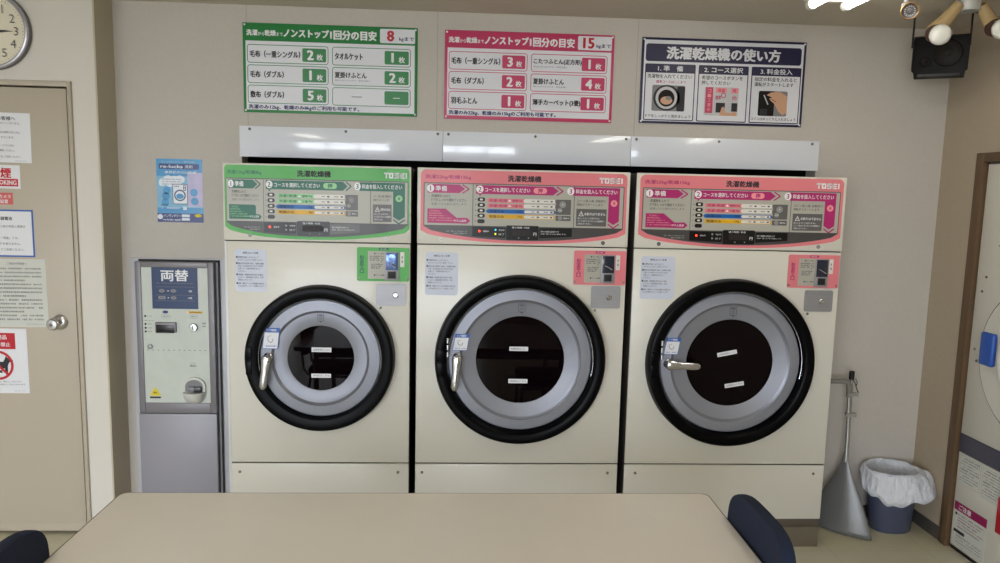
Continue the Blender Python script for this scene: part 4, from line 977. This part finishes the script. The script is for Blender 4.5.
# ------------------------------------------------------------------ speaker in the ceiling corner
t = thing('wall_speaker', 'black loudspeaker hung in the corner under the ceiling', 'speaker', (2.045, 3.20, 2.21))
M = Matrix.Translation((2.045, 3.195, 2.214)) @ Matrix.Rotation(math.radians(-30), 4, 'Z') @ Matrix.Rotation(math.radians(14), 4, 'X')
def xf(mb): 
    for v in mb.bm.verts: v.co = M @ v.co
    return mb
mb = MB(); rings = []
for y, ix, iz in ((-.062, .012, .012), (-.068, .0, .0), (.02, 0, 0), (.09, .035, .03), (.10, .05, .045)):
    w, h = .104-ix, .086-iz
    pts = [(-w*.97, h), (w*.97, h), (w, h*.85), (w, -h*.62), (w*.92, -h*.68), (w*.90, -h), (-w*.88, -h), (-w*.92, -h*.7), (-w, -h*.6), (-w, h*.85)]
    rings.append([(x, y, z) for x, z in pts])
mb.loft(rings, 'speaker_black'); xf(mb).build('cabinet', t)
mb = MB(); mb.lathe([(.055, -.069), (.052, -.073), (.046, -.070), (.028, -.0655), (.014, -.063), (.013, -.070), (.0001, -.072)], 'speaker_cone', (.026, 0, .018), seg=40); xf(mb).build('woofer', t)
mb = MB(); mb.lathe([(.022, -.069), (.020, -.072), (.012, -.0685), (.0001, -.073)], 'speaker_cone', (-.055, 0, -.016), seg=28); xf(mb).build('tweeter', t)
mb = MB(); mb.box(-.08, .08, -.072, -.066, -.081, -.064, 'bracket_black', .003); xf(mb).build('lower_grille', t)
for s, p0 in ((-1, Vector((-.107, 0, .05))), (1, Vector((.107, 0, .05)))):
    w0 = M @ p0; mb = MB(); mb.box(w0.x-.002, w0.x+.002, w0.y-.005, w0.y+.005, w0.z-.01, CZ-.0005, 'bracket_black', .001); mb.box(w0.x if s > 0 else w0.x-.035, w0.x+.035 if s > 0 else w0.x, w0.y-.006, w0.y+.006, CZ-.004, CZ-.0005, 'bracket_black', .001); mb.build('bracket', t)

# ------------------------------------------------------------------ security camera on the ceiling
cc = Vector((1.602, 2.70, 2.274))
t = thing('security_camera', 'small dark round security camera hanging from the ceiling', 'camera', (1.602, 2.72, CZ))
mb = MB(); mb.lathe([(.001, CZ-cc.z-.0005), (.03, CZ-cc.z-.0005), (.03, CZ-cc.z-.008), (.012, CZ-cc.z-.014), (.011, .035), (.018, .030), (.018, .02)], 'cctv_grey', (cc.x, cc.y+.025, cc.z), axis='Z', seg=24); mb.build('mount', t)
M = Matrix.Translation(cc) @ Matrix.Rotation(math.radians(-31), 4, 'Z') @ Matrix.Rotation(math.radians(12), 4, 'X') @ Matrix.Scale(.82, 4)
mb = MB(); mb.lathe([(.001, .07), (.026, .07), (.033, .055), (.035, -.018), (.036, -.026), (.033, -.028)], 'cctv_grey', seg=36); xf(mb).build('housing', t)
mb = MB(); mb.lathe([(.0365, -.020), (.0375, -.028), (.034, -.031), (.031, -.028)], 'gold_ring', seg=36); xf(mb).build('rim', t)
mb = MB(); mb.lathe([(.031, -.028), (.028, -.026), (.012, -.026), (.011, -.030), (.007, -.031), (.0001, -.030)], 'cctv_dark', seg=36)
for k in range(14):
    a = 2*PI*k/14; mb.lathe([(.0028, -.026), (.0022, -.0285), (.0001, -.029)], 'ink_grey', (.020*math.cos(a), 0, .020*math.sin(a)), seg=8)
xf(mb).build('lens_ring', t)

# ------------------------------------------------------------------ twin floodlight
fc = Vector((1.975, 2.93, CZ))
t = thing('ceiling_floodlight', 'twin ceiling floodlight with two white bulbs in the right corner', 'light', tuple(fc))
mb = MB(); mb.lathe([(.001, -.0005), (.048, -.0005), (.048, -.008), (.042, -.012), (.042, -.040), (.038, -.05), (.001, -.052)], 'lamp_plastic', tuple(fc), axis='Z', seg=40); mb.build('sensor_base', t)
for k, (bx, by, bz, ex) in enumerate(((1.840, 2.885, 2.236, -1), (2.074, 2.865, 2.262, 1))):
    b = Vector((bx, by, bz)); a = fc+Vector((.045*ex, -.01, -.025)); d = (b-a).normalized()
    face = (Vector((-.25 if k == 0 else -.12, -1, -.28))).normalized()
    neck = b-face*.075
    mb = MB(); mb.tube([tuple(a), tuple(a.lerp(neck, .5)), tuple(neck+Vector((0, 0, .01))), tuple(neck+face*.012)], [.019, .025, .030, .033], 'lamp_beige', 20); hd = mb.build('lamp_holder', t)
    mb = MB(); mb.tube([tuple(neck+face*.010), tuple(neck+face*.028)], [.034, .035], 'lamp_collar', 24); mb.build('collar', hd)
    rings = []; u = face.orthogonal().normalized(); w = face.cross(u)
    for off, r in ((-.05, .016), (-.036, .020), (-.018, .032), (-.004, .0385), (.010, .038), (.018, .032), (.022, .02), (.023, .002)):
        rings.append([tuple(b+face*off+(u*math.cos(q)+w*math.sin(q))*r) for q in [2*PI*i/36 for i in range(36)]])
    mb = MB(); mb.loft(rings, 'lamp_white'); mb.build('bulb', t)

# ------------------------------------------------------------------ fluorescent fittings
def fluorescent(x, y0, y1, label):
    t = thing('fluorescent_light', label, 'light', (x, (y0+y1)/2, CZ), 'twin tube ceiling lights')
    mb = MB(); mb.prism([(x-.045, CZ-.0005), (x+.045, CZ-.0005), (x+.030, CZ-.035), (x-.030, CZ-.035)], y0, y1, 'fixture_enamel')
    for y in (y0, y1-.03): mb.box(x-.09, x+.09, y, y+.03, CZ-.045, CZ-.0005, 'fixture_enamel', .004)
    mb.build('housing', t)
    for s in (-1, 1):
        mb = MB(); mb.tube([(x+s*.068, y0+.034, CZ-.060), (x+s*.068, y1-.034, CZ-.060)], .016, 'tube_glow', 16); mb.build('tube', t)
        for y in (y0+.012, y1-.040):
            mb = MB(); mb.tube([(x+s*.068, y, CZ-.060), (x+s*.068, y+.026, CZ-.060)], .0185, 'fixture_enamel', 16); mb.build('socket', t)
fluorescent(1.385, 1.66, 2.90, 'lit twin tube ceiling light above the right-hand machine')
fluorescent(-1.45, .6, 1.84, 'lit twin tube ceiling light towards the left wall')
fluorescent(0.0, -1.6, -.36, 'lit twin tube ceiling light near the shop window')

# ------------------------------------------------------------------ daylight
w = bpy.data.worlds.new('world'); sc.world = w; w.use_nodes = True
bg = w.node_tree.nodes['Background']; bg.inputs[0].default_value = (.86, .92, 1.0, 1); bg.inputs[1].default_value = 9.5
for k in range(3):
    l = bpy.data.lights.new('window_daylight', 'AREA'); l.shape = 'RECTANGLE'; l.size = wx[k+1]-wx[k]; l.size_y = 2.2; l.cycles.is_portal = True
    o = bpy.data.objects.new('window_daylight', l); C.objects.link(o); o.location = ((wx[k]+wx[k+1])/2, FY-.1, 1.18); o.rotation_euler = (PI/2, 0, 0)

# ------------------------------------------------------------------ camera
cam = bpy.data.cameras.new('camera'); co = bpy.data.objects.new('camera', cam); C.objects.link(co); sc.camera = co
cam.sensor_fit = 'HORIZONTAL'; cam.sensor_width = 36; cam.lens = 740.98*36/1000; cam.clip_start = .05
y_, p_, r_ = (math.radians(v) for v in (3.01650383, 7.06890586, -1.33024946))
f = Vector((math.sin(y_)*math.cos(p_), math.cos(y_)*math.cos(p_), -math.sin(p_))); rt = Vector((math.cos(y_), -math.sin(y_), 0)); dn = f.cross(rt)
rt2 = rt*math.cos(r_)+dn*math.sin(r_); dn2 = -rt*math.sin(r_)+dn*math.cos(r_)
m = Matrix((rt2, -dn2, -f)).transposed().to_4x4(); m.translation = Vector((0, 0, 1.6)); co.matrix_world = m

vs = sc.view_settings; sc.display_settings.display_device = 'sRGB'
vs.view_transform = 'Standard'; vs.look = 'None'; vs.gamma = 1; vs.use_curve_mapping = False; vs.exposure = 0.32
